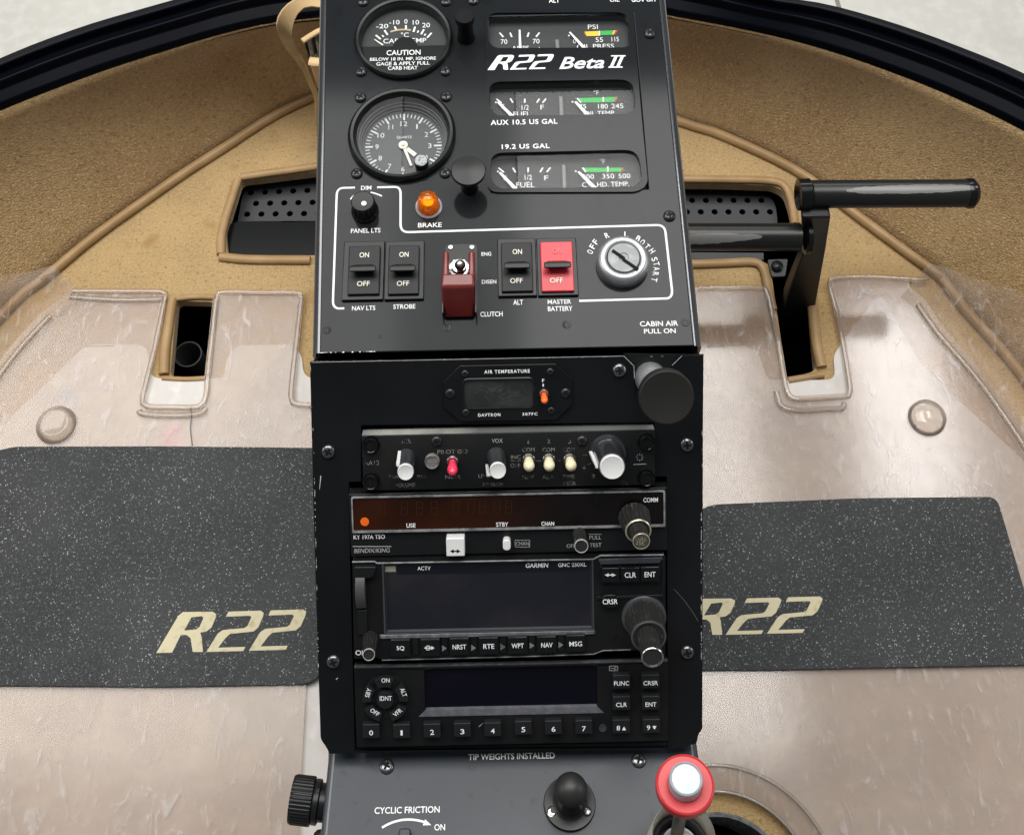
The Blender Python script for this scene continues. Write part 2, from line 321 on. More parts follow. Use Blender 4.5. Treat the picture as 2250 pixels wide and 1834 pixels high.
def text(bm, fr, s, q, w, h, z, rot=0, bold=.012, shear=0, sp=1.0, mi=0):
    """flat printed lettering: centre q, width w and height h in photo pixels, lying at height z over the frame's plane"""
    n0 = len(bm.faces); vs, fs = glyphs(s, round(bold * .45, 4), shear, sp); c = fr.p(q, z); k = fr.s(q, z)
    wm = w * k; hm = abs(fr.p((q[0], q[1] - h / 2), z).y - fr.p((q[0], q[1] + h / 2), z).y)
    ca, sa = math.cos(R(rot)), math.sin(R(rot)); nv = []
    for x, y in vs:
        x *= wm; y *= hm; nv.append(bm.verts.new((c.x + x * ca - y * sa, c.y + x * sa + y * ca, z)))
    for f in fs:
        try: bm.faces.new([nv[i] for i in f]).material_index = mi
        except ValueError: pass
    word(bm, n0)
def stroke(bm, fr, q0, q1, w, z, mi=0, w1=None):
    a = fr.p(q0, z); b = fr.p(q1, z); k = fr.s(q0, z); d = (b - a).normalized(); n = Vector((-d.y, d.x)); w1 = w if w1 is None else w1
    poly(bm, [a + n * w * k / 2, b + n * w1 * k / 2, b - n * w1 * k / 2, a - n * w * k / 2], z, mi)
def ribbon(bm, fr, qs, w, z, mi=0):
    ps = fr.pts(qs, z); k = fr.s(qs[0], z); l = []; r = []
    for i, p in enumerate(ps):
        d = (ps[min(i + 1, len(ps) - 1)] - ps[max(i - 1, 0)]).normalized(); n = Vector((-d.y, d.x)) * w * k / 2; l.append(p + n); r.append(p - n)
    L_ = [bm.verts.new((*p, z)) for p in l]; R_ = [bm.verts.new((*p, z)) for p in r]
    for i in range(len(ps) - 1): bm.faces.new((L_[i], L_[i + 1], R_[i + 1], R_[i])).material_index = mi
def qbez(p0, p1, p2, n=6): return [((1 - t) ** 2 * p0[0] + 2 * t * (1 - t) * p1[0] + t * t * p2[0], (1 - t) ** 2 * p0[1] + 2 * t * (1 - t) * p1[1] + t * t * p2[1]) for t in [i / n for i in range(n + 1)]]
def region(bm, fr, qs, z, mi=0): poly(bm, fr.pts(qs, z), z, mi)
_screws = {}
def screw(th, q, r, h=0.0, m=None, parent=None, rot=None):
    """pan head cross-recess screw; head mesh shared between screws of one size"""
    m = m or screwm; k = (round(r, 5), m.name)
    if k not in _screws:
        bm = nb(); ar = r * .16; t = r * .55
        prof = [(r, 0), (r, r * .18), (r * .92, r * .36), (r * .72, r * .50), (r * .45, r * .56), (r * .01, r * .58)]
        lathe(bm, (0, 0, 0), prof, 28)
        for a in (0, 90):
            ca, sa = math.cos(R(a)), math.sin(R(a)); pts = [(x * ca - y * sa, x * sa + y * ca) for x, y in [(-t, -ar), (t, -ar), (t, ar), (-t, ar)]]
            prism(bm, pts, r * .30, r * .585 + (a / 90) * r * .004, 1)
        me = finish(bm, 'screw', [m, dull]); _screws[k] = me.data; bpy.data.objects.remove(me)
    o = bpy.data.objects.new('screw', _screws[k]); sc.collection.objects.link(o); o.parent = parent or th.o
    v = th.fr.p(q, h); o.location = Vector((v.x, v.y, h)) - th.org; o.rotation_euler = (0, 0, R(random.uniform(0, 90) if rot is None else rot)); return o
def chips(bm, fr, q0, q1, n, z, w=2.0, lmax=14, dirn=None):
    for _ in range(n):
        t = random.random() ** 1.0; x = q0[0] + (q1[0] - q0[0]) * t; y = q0[1] + (q1[1] - q0[1]) * t
        d = Vector((q1[0] - q0[0], q1[1] - q0[1])).normalized(); l = random.uniform(1.5, lmax) * random.random(); ww = w * random.uniform(.4, 1)
        a = (x - d.x * l, y - d.y * l); b = (x + d.x * l, y + d.y * l); nx, ny = -d.y * ww, d.x * ww; j = lambda: random.uniform(.3, 1)
        region(bm, fr, [(a[0], a[1]), (x + nx * j(), y + ny * j()), b, (x - nx * j(), y - ny * j())], z)
LOGO_R = [(760, 850), (868, 668), (890, 650), (1035, 648), (1053, 660), (1050, 678), (1030, 725), (1005, 745), (975, 750), (982, 775), (988, 845), (938, 845), (928, 778), (908, 762), (880, 762), (838, 848)]
LOGO_H = [(932, 676), (985, 670), (990, 680), (972, 722), (955, 735), (897, 740)]
LOGO_2 = [(1112, 648), (1270, 643), (1285, 655), (1280, 675), (1258, 725), (1235, 745), (1120, 757), (1100, 775), (1062, 824), (1195, 820), (1185, 840), (1005, 845), (1060, 755), (1085, 738), (1190, 728), (1205, 718), (1225, 674), (1215, 668), (1100, 673)]
def logo(bm, fr, box_, z, h=None):
    x0, y0, x1, y1 = box_; mp = lambda pts, dx=0, dy=0: [(x0 + (x + dx - 760) / 732 * (x1 - x0), y0 + (y + dy - 636) / 214 * (y1 - y0)) for x, y in pts]
    t = h or .00005; n0 = len(bm.faces)
    plate(bm, rounded(fr.pts(mp(LOGO_R), z), .0004), [fr.pts(mp(LOGO_H), z)], z, z + t)
    plate(bm, rounded(fr.pts(mp(LOGO_2), z), .0004), [], z, z + t); plate(bm, rounded(fr.pts(mp(LOGO_2, 207, -6), z), .0004), [], z, z + t); word(bm, n0)

# ================================================================== SETTING
bm = nb(); box(bm, -14, -8, 14, 16, -.66, -.62); hf = struct('hangar_floor', bm, concrete)

# wall base and sill curves, left to right (floor level z=0, sill level z=.15)
BASE_Q = [(-480, 2600), (-400, 2000), (-330, 1500), (-210, 1000), (-60, 770)] + zz(L, [(120, 1610), (230, 1530), (520, 1290), (800, 1090), (1000, 950), (1250, 790), (1450, 660), (1600, 580), (1720, 530)]) + [(850, 160), (1060, 132), (1280, 175)] + zz(Mz, [(120, 660), (300, 715), (500, 800), (700, 895), (850, 985), (1050, 1140), (1250, 1290), (1400, 1400), (1560, 1520)]) + zz(Q, [(1750, 330), (2130, 770)]) + [(2400, 1080), (2560, 1600), (2640, 2100), (2710, 2700)]
SILL_Q = [(-850, 2300), (-760, 1500), (-620, 900), (-420, 480), (-200, 336)] + zz(L, [(0, 610), (300, 490), (600, 380), (900, 285), (1200, 195), (1500, 128)]) + [(700, 42), (860, 18), (1060, 4), (1280, 12), (1440, 30)] + zz(Mz, [(65, 90), (400, 150), (700, 215), (1000, 300), (1300, 405), (1600, 525), (2009, 720)]) + [(2450, 410), (2700, 640), (2860, 1000), (3000, 1600), (3090, 2400)]
OUT_Q = [(-990, 2200), (-870, 1300), (-700, 720), (-450, 340), (-200, 226)] + zz(L, [(0, 352), (200, 268), (500, 160), (800, 72), (1050, 0)]) + [(520, -32), (700, -62), (880, -82), (1060, -90), (1280, -80), (1480, -55)] + zz(Mz, [(560, 0), (800, 30), (1000, 70), (1300, 158), (1600, 265), (2009, 435)]) + [(2450, 285), (2750, 500), (2950, 860), (3110, 1450), (3230, 2300)]
NW = 140; ZS = .15
base = resample(catmull([P3(x, y, 0) for x, y in BASE_Q]), NW)
sill = resample(catmull([P3(x, y, ZS) for x, y in SILL_Q]), NW)
outer = resample(catmull([P3(x, y, ZS + .012) for x, y in OUT_Q]), NW)
def wallpt(i, s):
    b, t = base[i], sill[i]; o = (t - b); o.z = 0; o = Vector((b.x, b.y - .1, 0)).normalized()
    return b.lerp(t, s) + o * .018 * math.sin(math.pi * s) * (1 if s > 0 else 0)

bm = nb(); loft(bm, [[(p.x, p.y, -.013) for p in base], [(p.x, p.y, -.24) for p in base]], False, True); struct('underfloor', bm, voidm)
# carpet floor with its openings
HOLE_TUBE = zz(N, [(1150, 300), (1395, 305), (1335, 795), (1105, 790)])
HOLE_LEFT = zz(L, [(1312, 985), (1760, 930), (1800, 925), (1800, 1392), (1240, 1390), (1228, 1260)])
HOLE_RIGHT = [(1450, 403)] + zz(Mz, [(165, 1000), (400, 1003), (640, 1012), (705, 1045), (735, 1130), (762, 1280)]) + zz(Q, [(840, 0), (790, 250), (812, 520), (832, 722), (650, 778), (545, 64)]) + [(1682, 578), (1664, 569), (1600, 569), (1450, 574)]
bm = nb()
inner = [(p.x, p.y) for p in base]
plate(bm, inner + [], [rounded(FL.pts(h), .006) for h in (HOLE_TUBE, HOLE_LEFT, HOLE_RIGHT)] + [circ(*FL.p((1585, 1965)), .056, 40)], -.012, 0)
floor = struct('floor', bm, carpet_l)
def kid(parent, name, bm, m, bev=0, label=None, smooth=38):
    o = finish(bm, name, m, bev, smooth); o.parent = parent
    if label: o['label'] = label
    return o
def roll(qs, r, z=.006, flat=.8, n=5):
    bm = nb(); tube(bm, catmull([P3(x, y, z) for x, y in qs], n), r, 14, flat=flat); return bm
for qs, r in [(zz(L, [(1312, 965), (1450, 945), (1600, 925), (1790, 897)]), .0105), (zz(L, [(1292, 985), (1262, 1080), (1228, 1190), (1206, 1290), (1205, 1385)]), .0115), (zz(L, [(1198, 1398), (1330, 1412), (1500, 1415), (1690, 1416)]), .0115),
              (zz(N, [(1120, 285), (1100, 420), (1075, 600), (1065, 775)]), .0125), (zz(N, [(1150, 285), (1260, 272), (1400, 275)]), .007), (zz(N, [(1412, 290), (1395, 450), (1365, 640), (1350, 780)]), .007), (zz(N, [(1055, 800), (1200, 808), (1335, 802)]), .006),
              ([(1440, 392)] + zz(Mz, [(160, 975), (400, 978), (620, 985), (705, 1015), (742, 1100), (760, 1220)]), .0105), ([(1460, 577)] + zz(Mz, [(210, 1438), (400, 1432), (530, 1428), (585, 1460), (612, 1560), (640, 1690)]), .011),
              (zz(Q, [(800, 210), (818, 380), (838, 560), (868, 700)]), .013), (zz(Q, [(660, 782), (760, 765), (880, 745)]), .008)]:
    kid(floor, 'vinyl_trim', roll(qs, r * .42, .0025), vinyl)
bm = nb(); c_ = FL.p((1585, 1965))
lathe(bm, (c_.x, c_.y, 0), [(.0590, 0), (.0590, .004), (.0575, .006), (.0555, .005), (.054, -.01), (.052, -.05)], 60, cap0=False, cap1=False); kid(floor, 'boot_ring', bm, trim)
# heel panels (pale sheet under the clear mats)
bm = nb(); plate(bm, rounded(FL.pts(zz(N, [(-700, 1750), (0, 1130), (540, 610), (600, 585), (962, 588), (975, 806), (1350, 806), (1462, 806), (1466, 690), (1530, 590), (1900, 588), (1962, 650), (1976, 806), (2150, 810)]) + [(720, 2050), (-330, 2050)], .001), .012), [], .0005, .0025)
t = Thing('floor_panel', 'off-white rigid floor panel under the left clear plastic mat', 'floor panel', FL, (300, 1400)); t.part('sheet', bm, heel, bev=.0005)
bm = nb(); plate(bm, rounded(FL.pts(zz(Q, [(-120, 570), (400, 570), (470, 610), (500, 700), (525, 782), (952, 782), (936, 640), (975, 572), (1230, 235), (1390, 520), (1480, 680), (2130, 1290)]) + [(2560, 1340), (2560, 2050), (1440, 2050)], .001), .010), [circ(*FL.p((1585, 1965)), .074, 48)], .0005, .0025)  # outline's far corner reaches past the panel to paint glare on the mat
t = Thing('floor_panel', 'off-white rigid floor panel with a painted glare corner under the right clear plastic mat', 'floor panel', FL, (1800, 1600)); t.part('sheet', bm, heel, bev=.0005)

# carpeted wall with piping, frame of the windscreen
bm = nb(); vs = []
for i in range(NW): vs.append([bm.verts.new(wallpt(i, k / 12)) for k in range(13)])
for i in range(NW - 1):
    for k in range(12): bm.faces.new((vs[i][k], vs[i + 1][k], vs[i + 1][k + 1], vs[i][k + 1]))
t = Thing('cabin_wall', 'brown tan carpeted wall curving round the nose under the black frame', 'wall', FL, (400, 300))
w_ = t.part('carpet', bm, carpet_d); sm_ = w_.modifiers.new('thick', 'SOLIDIFY'); sm_.thickness = .02; sm_.offset = 1
bm = nb(); off = [b + Vector((-b.x, -(b.y - .1), 0)).normalized() * .002 + Vector((0, 0, .004)) for b in base]
tube(bm, off, .0052, 14); t.part('piping', bm, vinyl)
bm = nb(); rings = []
for a, o in zip(sill, outer):
    z = Vector((0, 0, 1)); e = lambda f, h: a.lerp(o, f) + z * h
    rings.append([e(.03, -.006), e(.015, .004), e(.05, .008), e(.30, .010), e(.335, .018), e(.40, .018), e(.43, .009), e(.60, .012), e(.63, .020), e(.74, .020), e(.77, .011), e(.97, .010), e(1.0, .004), e(1.0, -.03)])
loft(bm, rings)
t = Thing('windscreen_frame', 'glossy black curved sill frame with raised ridges round the nose', 'frame', FL, (400, 120)); t.part('sill', bm, framem, bev=.0012, smooth=25)

# clear plastic mats
BL = FL.p(N(1110, 1200)); BB = FL.p(N(455, 930)); ORG_L = FL.p((300, 900))
plas_l = glass_mat('clear_plastic_sheet', (.94, .90, .865), .80, .15, .6, haze=(.56, .495, .455), bump=[(38, .025), (5, .10)], spots=((BL.x - ORG_L.x, BL.y - ORG_L.y, .016, (.72, .36, .44)), (BB.x - ORG_L.x, BB.y - ORG_L.y, .013, (.36, .44, .56))))
plas_r = glass_mat('clear_plastic_sheet_scuffed', (.94, .90, .865), .80, .125, .8, haze=(.56, .495, .455), bump=[(40, .03), (5, .12)])
plas_l2 = glass_mat('clear_plastic_lip', (.92, .88, .82), .82, .3, .35, haze=(.50, .42, .36), bump=[(45, .05), (6, .2)])
bead = glass_mat('clear_plastic_edge', (.90, .86, .81), .84, .08, .9, haze=(.62, .56, .52))
rimg = glass_mat('clear_plastic_rim', (.95, .93, .9), .8, .12, 1.6, haze=(.75, .72, .68))
def lip(i0, i1, s1):
    bm = nb(); rows = []
    for i in range(i0, i1 + 1):
        s1 = .24 * min(1, max(.04, abs(i - (i1 if i0 == 0 else i0)) / 5))
        inw = Vector((-base[i].x, -(base[i].y - .1), 0)).normalized()
        rows.append([base[i] + inw * .050 + Vector((0, 0, .0066)), base[i] + inw * .034 + Vector((0, 0, .0070)), base[i] + inw * .020 + Vector((0, 0, .0095)), base[i] + inw * .012 + Vector((0, 0, .017)), wallpt(i, s1 * .7) + inw * .010 + Vector((0, 0, .010)), wallpt(i, s1) + inw * .004 + Vector((0, 0, .012))])
    vs = [[bm.verts.new(p) for p in r] for r in rows]
    for a, b in zip(vs, vs[1:]):
        for k in range(5): bm.faces.new((a[k], b[k], b[k + 1], a[k + 1]))
    return bm
def near_i(q): v = P3(q[0], q[1], 0); return min(range(NW), key=lambda i: (base[i] - v).length)
iL = near_i(N(330, 130)); iR = near_i(Q(1540, 90))
NOTCH_L = zz(N, [(1072, 238), (1060, 330), (1000, 620), (925, 900), (912, 985), (1240, 1000), (1335, 985), (1350, 780), (1385, 450), (1412, 240)])
TAB_L = zz(N, [(1960, 238), (1955, 320), (1905, 760), (1890, 975), (2060, 985)])
wl = [base[i] + Vector((-base[i].x, -(base[i].y - .1), 0)).normalized() * .034 for i in range(0, iL + 1)]
out_l = [(p.x, p.y) for p in wl] + [tuple(v) for v in rounded(FL.pts(zz(N, [(440, 236)]) + NOTCH_L + TAB_L, .006), .010)]
bm = nb(); plate(bm, out_l + [tuple(FL.p((720, 1030))), tuple(FL.p((675, 1500))), tuple(FL.p((664, 1720))), tuple(FL.p((655, 2050))), tuple(FL.p((-330, 2050)))], [], .0045, .0065)
t = Thing('clear_floor_mat', 'scuffed clear plastic floor mat with pink and blue stains left of the console', 'floor mat', FL, (300, 900))
t.part('sheet', bm, plas_l)
for qs in (zz(N, [(470, 232), (760, 234), (1050, 236), (1072, 262), (1060, 330), (1000, 620), (930, 900), (925, 960), (970, 985), (1100, 988), (1240, 990), (1310, 975), (1340, 900), (1350, 780), (1385, 450), (1405, 280), (1440, 240), (1700, 242), (1930, 244), (1958, 270), (1950, 350), (1905, 760), (1893, 930), (1930, 968), (2040, 975)]),
           zz(N, [(455, 270), (760, 290), (1055, 285)]), zz(N, [(905, 1010), (930, 1030), (1100, 1042), (1290, 1030), (1335, 990)])):
    bm = nb(); tube(bm, resample(catmull([P3(x, y, .0075) for x, y in qs], 4), 90), .0028, 12, flat=.5); t.part('raised_edge', bm, bead)
t.part('wall_lip', lip(0, iL, .42), plas_l2)
def ridge(i0, i1, d, z, r):
    bm = nb(); tube(bm, [base[i] + Vector((-base[i].x, -(base[i].y - .1), 0)).normalized() * d + Vector((0, 0, z)) for i in range(i0, i1 + 1)], r, 10, flat=.5); return bm
t.part('lip_ridge', ridge(0, iL - 2, .044, .0075, .003), bead)
bm = nb(); c_ = FL.p(N(380, 1118)); lathe(bm, (c_.x, c_.y, .004), [(.0192, .002), (.0180, .0045), (.0140, .0085), (.0126, .0092), (.0116, .0090), (.00001, .0086)], 44, cap0=False); t.part('dimple', bm, bead)
bm = nb(); ribbon(bm, FL, catmull([Vector((*v, 0)) for v in zz(N, [(1240, 985), (1243, 1060), (1238, 1130), (1250, 1240)])], 5), 2.2, .0072); t.part('crack', bm, greyb)
wr = [base[i] + Vector((-base[i].x, -(base[i].y - .1), 0)).normalized() * .034 for i in range(iR, NW)]
NOTCH_R = zz(Q, [(60, 207), (500, 205), (545, 250), (600, 560), (640, 800), (660, 900), (1050, 885), (1005, 560), (960, 350), (925, 215), (918, 138), (1480, 150)])
bm = nb(); plate(bm, [tuple(FL.p((1460, 2050))), tuple(FL.p((1450, 633)))] + [tuple(v) for v in rounded(FL.pts(NOTCH_R, .006), .011)] + [(p.x, p.y) for p in wr] + [tuple(FL.p((2540, 2050)))], [circ(*FL.p((1585, 1965)), .075, 60)], .0045, .0065)
t = Thing('clear_floor_mat', 'shiny clear plastic floor mat with a round dome right of the console', 'floor mat', FL, (1900, 1000))
t.part('sheet', bm, plas_r)
qs = zz(Q, [(95, 205), (300, 203), (490, 205), (530, 235), (560, 370), (600, 560), (640, 800), (665, 875), (720, 897), (860, 890), (1000, 880), (1045, 860), (1030, 720), (1003, 560), (960, 350), (925, 215), (922, 165), (960, 140), (1200, 135), (1480, 152), (1530, 140)])
bm = nb(); tube(bm, resample(catmull([P3(x, y, .0075) for x, y in qs], 4), 90), .0028, 12, flat=.5); t.part('raised_edge', bm, bead)
qs = zz(Q, [(585, 850), (620, 940), (720, 968), (880, 960), (990, 955), (1010, 925)])
bm = nb(); tube(bm, resample(catmull([P3(x, y, .0075) for x, y in qs], 4), 50), .0028, 12, flat=.5); t.part('raised_edge', bm, bead)
t.part('wall_lip', lip(iR, NW - 1, .42), plas_l2); t.part('lip_ridge', ridge(iR + 1, NW - 1, .044, .0075, .003), bead)
bm = nb(); c_ = FL.p(Q(1512, 1030)); lathe(bm, (c_.x, c_.y, .006), [(.0178, 0), (.0172, .0035), (.0155, .006), (.012, .008), (.007, .009), (.0005, .0092)], 40); t.part('dome', bm, bead)
c_ = FL.p((1585, 1965))
bm = nb(); lathe(bm, (c_.x, c_.y, .0045), [(.0950, .0022), (.0936, .0050), (.0915, .0052), (.0760, .0052), (.0735, .0048), (.0720, .001)], 72, cap0=False, cap1=False); t.part('collar', bm, plas_l2)
for rr in (.0934, .0738):
    bm = nb(); tube(bm, [(c_.x + rr * math.cos(2 * math.pi * i / 72), c_.y + rr * math.sin(2 * math.pi * i / 72), .0098) for i in range(72)], .0015, 10, closed=True); t.part('collar_rim', bm, rimg)

# sparkle rubber mats with lettering
for lab, q0, pts, bx in (('black sparkle rubber mat with whole gold lettering, left of the console', (300, 1250), [(-220, 1510), (-220, 1010), (0, 989), (30, 981), (360, 980), (705, 984), (712, 1475), (677, 1502), (361, 1508), (0, 1505)], (O(760, 0)[0], O(0, 637)[1], O(1490, 0)[0], O(0, 850)[1])),
                         ('black sparkle rubber mat with lettering partly hidden, right of the console', (1900, 1300), [(1470, 1472), (1470, 1180), (1543, 1117), (1567, 1108), (1891, 1094), (2190, 1091), (2252, 1300), (2330, 1458), (1891, 1466), (1700, 1471)], (Rz(-30, 0)[0], Rz(0, 528)[1], Rz(708, 0)[0], Rz(0, 728)[1]))):
    t = Thing('rubber_mat', lab, 'floor mat', FL, q0, group='rubber heel mats')
    bm = nb(); plate(bm, rounded(FL.pts(pts, .0105), .009), [], .0070, .0105); t.part('sheet', bm, rubber, bev=.0007)
    bm = nb(); logo(bm, FL, bx, .0106, .0002); t.part('lettering', bm, emblem)

bm = nb(); a_, b_ = P3(1820, -60, -.6195), P3(1848, 30, -.6195); d_ = (b_ - a_).normalized(); n_ = Vector((-d_.y, d_.x, 0)) * .004; a_ = a_ - d_ * 3; b_ = b_ + d_ * 1; poly(bm, [a_ + n_, b_ + n_, b_ - n_, a_ - n_], -.6195); kid(hf, 'expansion_joint', bm, mat('dark_joint', (.22, .21, .19), .8))
# perforated plates in the foot openings, cover plate, tube
def perf(name, label, pts, rows, z, r):
    t = Thing(name, label, 'pedal plate', FL, pts[0], z, group='perforated plates')
    def dim(q, rr): c = FL.p(q, z); return circ(c.x, c.y, rr, 12)
    bm = nb(); plate(bm, rounded(FL.pts(pts, z), .012), [dim(q, r) for q in rows], z - .003, z); t.part('plate', bm, platem)
rows = [L(1367 + 77 * k, 1050 - 3 * k) for k in range(5)] + [L(1395 + 77 * k, 1109 - 1.5 * k) for k in range(5)] + [L(1347 + 77.5 * k, 1168 - k) for k in range(6)]
perf('perforated_plate', 'grey perforated metal plate in the opening left of the console', zz(L, [(1285, 1260), (1330, 1020), (1800, 955), (1800, 1270)]), rows, -.025 , .0034)
rows = [Mz(200 + 75.5 * k, 1092) for k in range(6)] + [Mz(172 + 75.5 * k, 1155) for k in range(7)] + [Mz(172 + 75 * k, 1035) for k in range(5)]
perf('perforated_plate', 'grey perforated metal plate behind the right pedal bars', [(1450, 398)] + zz(Mz, [(560, 1010), (655, 1100), (670, 1260)]) + [(1450, 510)], rows, -.025, .0034)
t = Thing('cover_plate', 'plain black cover plate in front of the left perforated plate', 'plate', FL, L(1500, 1300), -.008)
bm = nb(); plate(bm, rounded(FL.pts(zz(L, [(1222, 1395), (1226, 1206), (1800, 1203), (1800, 1395)]), -.008), [.004, .018, .004, .004]), [], -.0105, -.008); t.part('sheet', bm, gloss, bev=.0006)
t = Thing('pedal_socket_tube', 'dark hollow tube standing in the left slot of the floor', 'tube', FL, N(1222, 645), -.03)
c_ = FL.P(N(1222, 645), -.03); bm = nb(); lathe(bm, c_, [(.0140, -.15), (.0140, 0), (.0134, .0005), (.0127, 0), (.0127, -.12)], 40, cap0=False); t.part('wall', bm, mat('worn_grey_tube', (.075, .078, .08), .4))

# right pedals
def dirpart(t, nm, q0, q1, z0, z1, prof, m, seg=32, **kw):
    a, b = P3(*q0, z0), P3(*q1, z1); ln = (b - a).length; bm = nb(); lathe(bm, a, [(r, ln * f + o) for r, f, o in prof], seg, ax=b - a); return t.part(nm, bm, m, **kw)
def worn_tube(name, x0, x1, cy=0.0, cz=0.0):
    m = mat(name, (.012, .0125, .013), .30, spec=.4, bump=(120, .04, .0006)); ns, ls = nt(m); b = ns['Principled BSDF']
    tc = ns.new('ShaderNodeTexCoord'); sp = ns.new('ShaderNodeSeparateXYZ'); ls.new(tc.outputs['Object'], sp.inputs[0])
    n = ns.new('ShaderNodeTexNoise'); n.inputs['Scale'].default_value = 130; ls.new(tc.outputs['Object'], n.inputs['Vector'])
    def M(op, *a):
        k = ns.new('ShaderNodeMath'); k.operation = op
        for i, v in enumerate(a):
            if isinstance(v, (int, float)): k.inputs[i].default_value = v
            else: ls.new(v, k.inputs[i])
        return k.outputs[0]
    cx, hw = (x0 + x1) / 2, (x1 - x0) / 2
    ex = M('POWER', M('DIVIDE', M('ABSOLUTE', M('SUBTRACT', sp.outputs[0], cx)), hw), 3.0); ey = M('POWER', M('DIVIDE', M('ABSOLUTE', M('SUBTRACT', sp.outputs[1], cy - .0050)), .0040), 2)
    d = M('ADD', M('ADD', ex, ey), M('MULTIPLY', M('SUBTRACT', n.outputs[0], .5), .9)); up = M('GREATER_THAN', sp.outputs[2], cz + .002)
    f = M('MULTIPLY', M('LESS_THAN', d, .95), up); mx = ns.new('ShaderNodeMixRGB'); ls.new(f, mx.inputs[0]); mx.inputs[1].default_value = (.012, .0125, .013, 1); mx.inputs[2].default_value = (.17, .168, .158, 1); ls.new(mx.outputs[0], b.inputs['Base Color'])
    return m
ZP = .155
t = Thing('rudder_pedal', 'right pedal of glossy black tube bars on an upright arm, worn to bare metal', 'pedal', FL, (1752, 425), ZP)
lenU = (P3(2141, 425, ZP) - P3(1764, 425, ZP)).length; lenL = (P3(1766, 519, ZP - .03) - P3(1400, 519, ZP - .03)).length
wu = worn_tube('worn_black_tube', lenU * .27, lenU * .95 + .01); iy = P3(1766, 520, ZP - .035).y - P3(1752, 425, ZP).y; wl_ = worn_tube('worn_black_tube_inner', -.20, -.030, iy, -.035)
rt = .0128
dirpart(t, 'foot_bar', (1764, 427), (2125, 425), ZP, ZP, [(rt * .96, 0, 0), (rt, 0, .001), (rt, 1, -.002), (rt * 1.02, 1, 0)], wu)
dirpart(t, 'end_cap', (2122, 425), (2146, 425), ZP, ZP, [(rt * 1.04, 0, 0), (rt * 1.08, .2, 0), (rt * 1.08, .6, 0), (rt * .8, .97, 0), (rt * .3, 1, 0)], gloss)
dirpart(t, 'collar', (1752, 428), (1782, 427), ZP, ZP, [(rt * .95, 0, 0), (rt * 1.14, .05, 0), (rt * 1.14, .85, 0), (rt * 1.0, 1, 0)], gloss)
dirpart(t, 'inner_bar', (1400, 520), (1768, 521), ZP - .035, ZP - .035, [(rt * 1.0, 0, 0), (rt * 1.0, .9, 0), (rt * 1.04, .97, 0)], wl_)
dirpart(t, 'end_flange', (1764, 521), (1782, 521), ZP - .035, ZP - .035, [(rt * 1.0, 0, 0), (rt * 1.28, .3, 0), (rt * 1.28, .8, 0), (rt * .9, 1, 0)], gloss)
def bar(t, nm, stations, m):
    bm = nb(); rings = []
    for (qa, qb, z, th) in stations:
        a, b = P3(*qa, z), P3(*qb, z); rings.append([a, b, b + Vector((0, -th, 0)), a + Vector((0, -th, 0))])
    loft(bm, rings); t.part(nm, bm, m, bev=.0015)
bar(t, 'arm', [(Mz(790, 1120), Mz(945, 1120), ZP - .004, .012), (Mz(800, 1300), Mz(918, 1300), .09, .012), (Mz(700, 1560), Mz(868, 1560), .02, .014), (Mz(650, 1800), Mz(835, 1800), -.08, .014)], tubeb)
t = Thing('pedal_bracket', 'small black bolted bracket beside the right pedal arm', 'bracket', FL, Mz(670, 1450), .004)
bm = nb(); plate(bm, rounded(FL.pts(zz(Mz, [(612, 1415), (722, 1412), (708, 1505), (635, 1508)]), .004), .002), [], 0, .004); t.part('plate', bm, platem, bev=.0006)
bm = nb(); c_ = FL.P(Mz(662, 1455), .004); lathe(bm, c_, [(.006, 0), (.006, .003), (.004, .0045), (.001, .005)], 20); t.part('bolt', bm, satin)
bm = nb(); plate(bm, FL.pts([(1420, 560)] + zz(Mz, [(190, 1375), (590, 1378), (590, 1415), (200, 1412)]) + [(1420, 572)], -.01), [], -.014, -.010)
t = Thing('cross_channel', 'flat dark steel channel under the inner right pedal bar', 'channel', FL, (1600, 560), -.01); t.part('web', bm, platem)

# strap and pocket behind the console
S_ = zoom(600, 0, 160 / 661)
def band(bm, rows, th):
    rings = []
    for (qa, za, qb, zb) in rows:
        a, b = P3(*qa, za), P3(*qb, zb); rings.append((a, b))
    A_ = resample(catmull([r[0] for r in rings], 6), 60); B_ = resample(catmull([r[1] for r in rings], 6), 60); out = []
    for i in range(60):
        a, b = A_[i], B_[i]; tn = (A_[min(i + 1, 59)] - A_[max(i - 1, 0)]); n = tn.cross(b - a).normalized() * th
        out.append([a, b, b + n, a + n])
    loft(bm, out)
t = Thing('pull_strap', 'looped tan leather strap hanging beside the top of the console', 'strap', FL, S_(120, 250), .2)
bm = nb(); band(bm, [(S_(640, -60), 0.33, S_(640, 120), 0.326), (S_(450, -60), 0.335, S_(500, 85), 0.331), (S_(280, -50), 0.335, S_(340, 60), 0.331), (S_(110, 60), 0.332, S_(250, 100), 0.328), (S_(38, 190), 0.325, S_(188, 210), 0.321), (S_(42, 300), 0.312, S_(178, 340), 0.308), (S_(115, 450), 0.275, S_(222, 480), 0.271), (S_(225, 590), 0.225, S_(292, 600), 0.221), (S_(340, 790), 0.155, S_(378, 775), 0.151), (S_(392, 950), 0.09, S_(440, 930), 0.086), (S_(398, 1150), 0.04, S_(465, 1100), 0.036), (S_(410, 1320), 0.005, S_(440, 1390), 0.001)], -.0028)
t.part('band', bm, strapm, bev=.0006)
t = Thing('map_pocket', 'tan leather pocket with a gathered mouth hanging behind the console', 'pocket', FL, S_(430, 700), .08)
bm = nb(); fr_ = [P3(*S_(335, 600), .13), P3(*S_(620, 600), .13), P3(*S_(620, 1100), .02), P3(*S_(470, 1000), .02)]
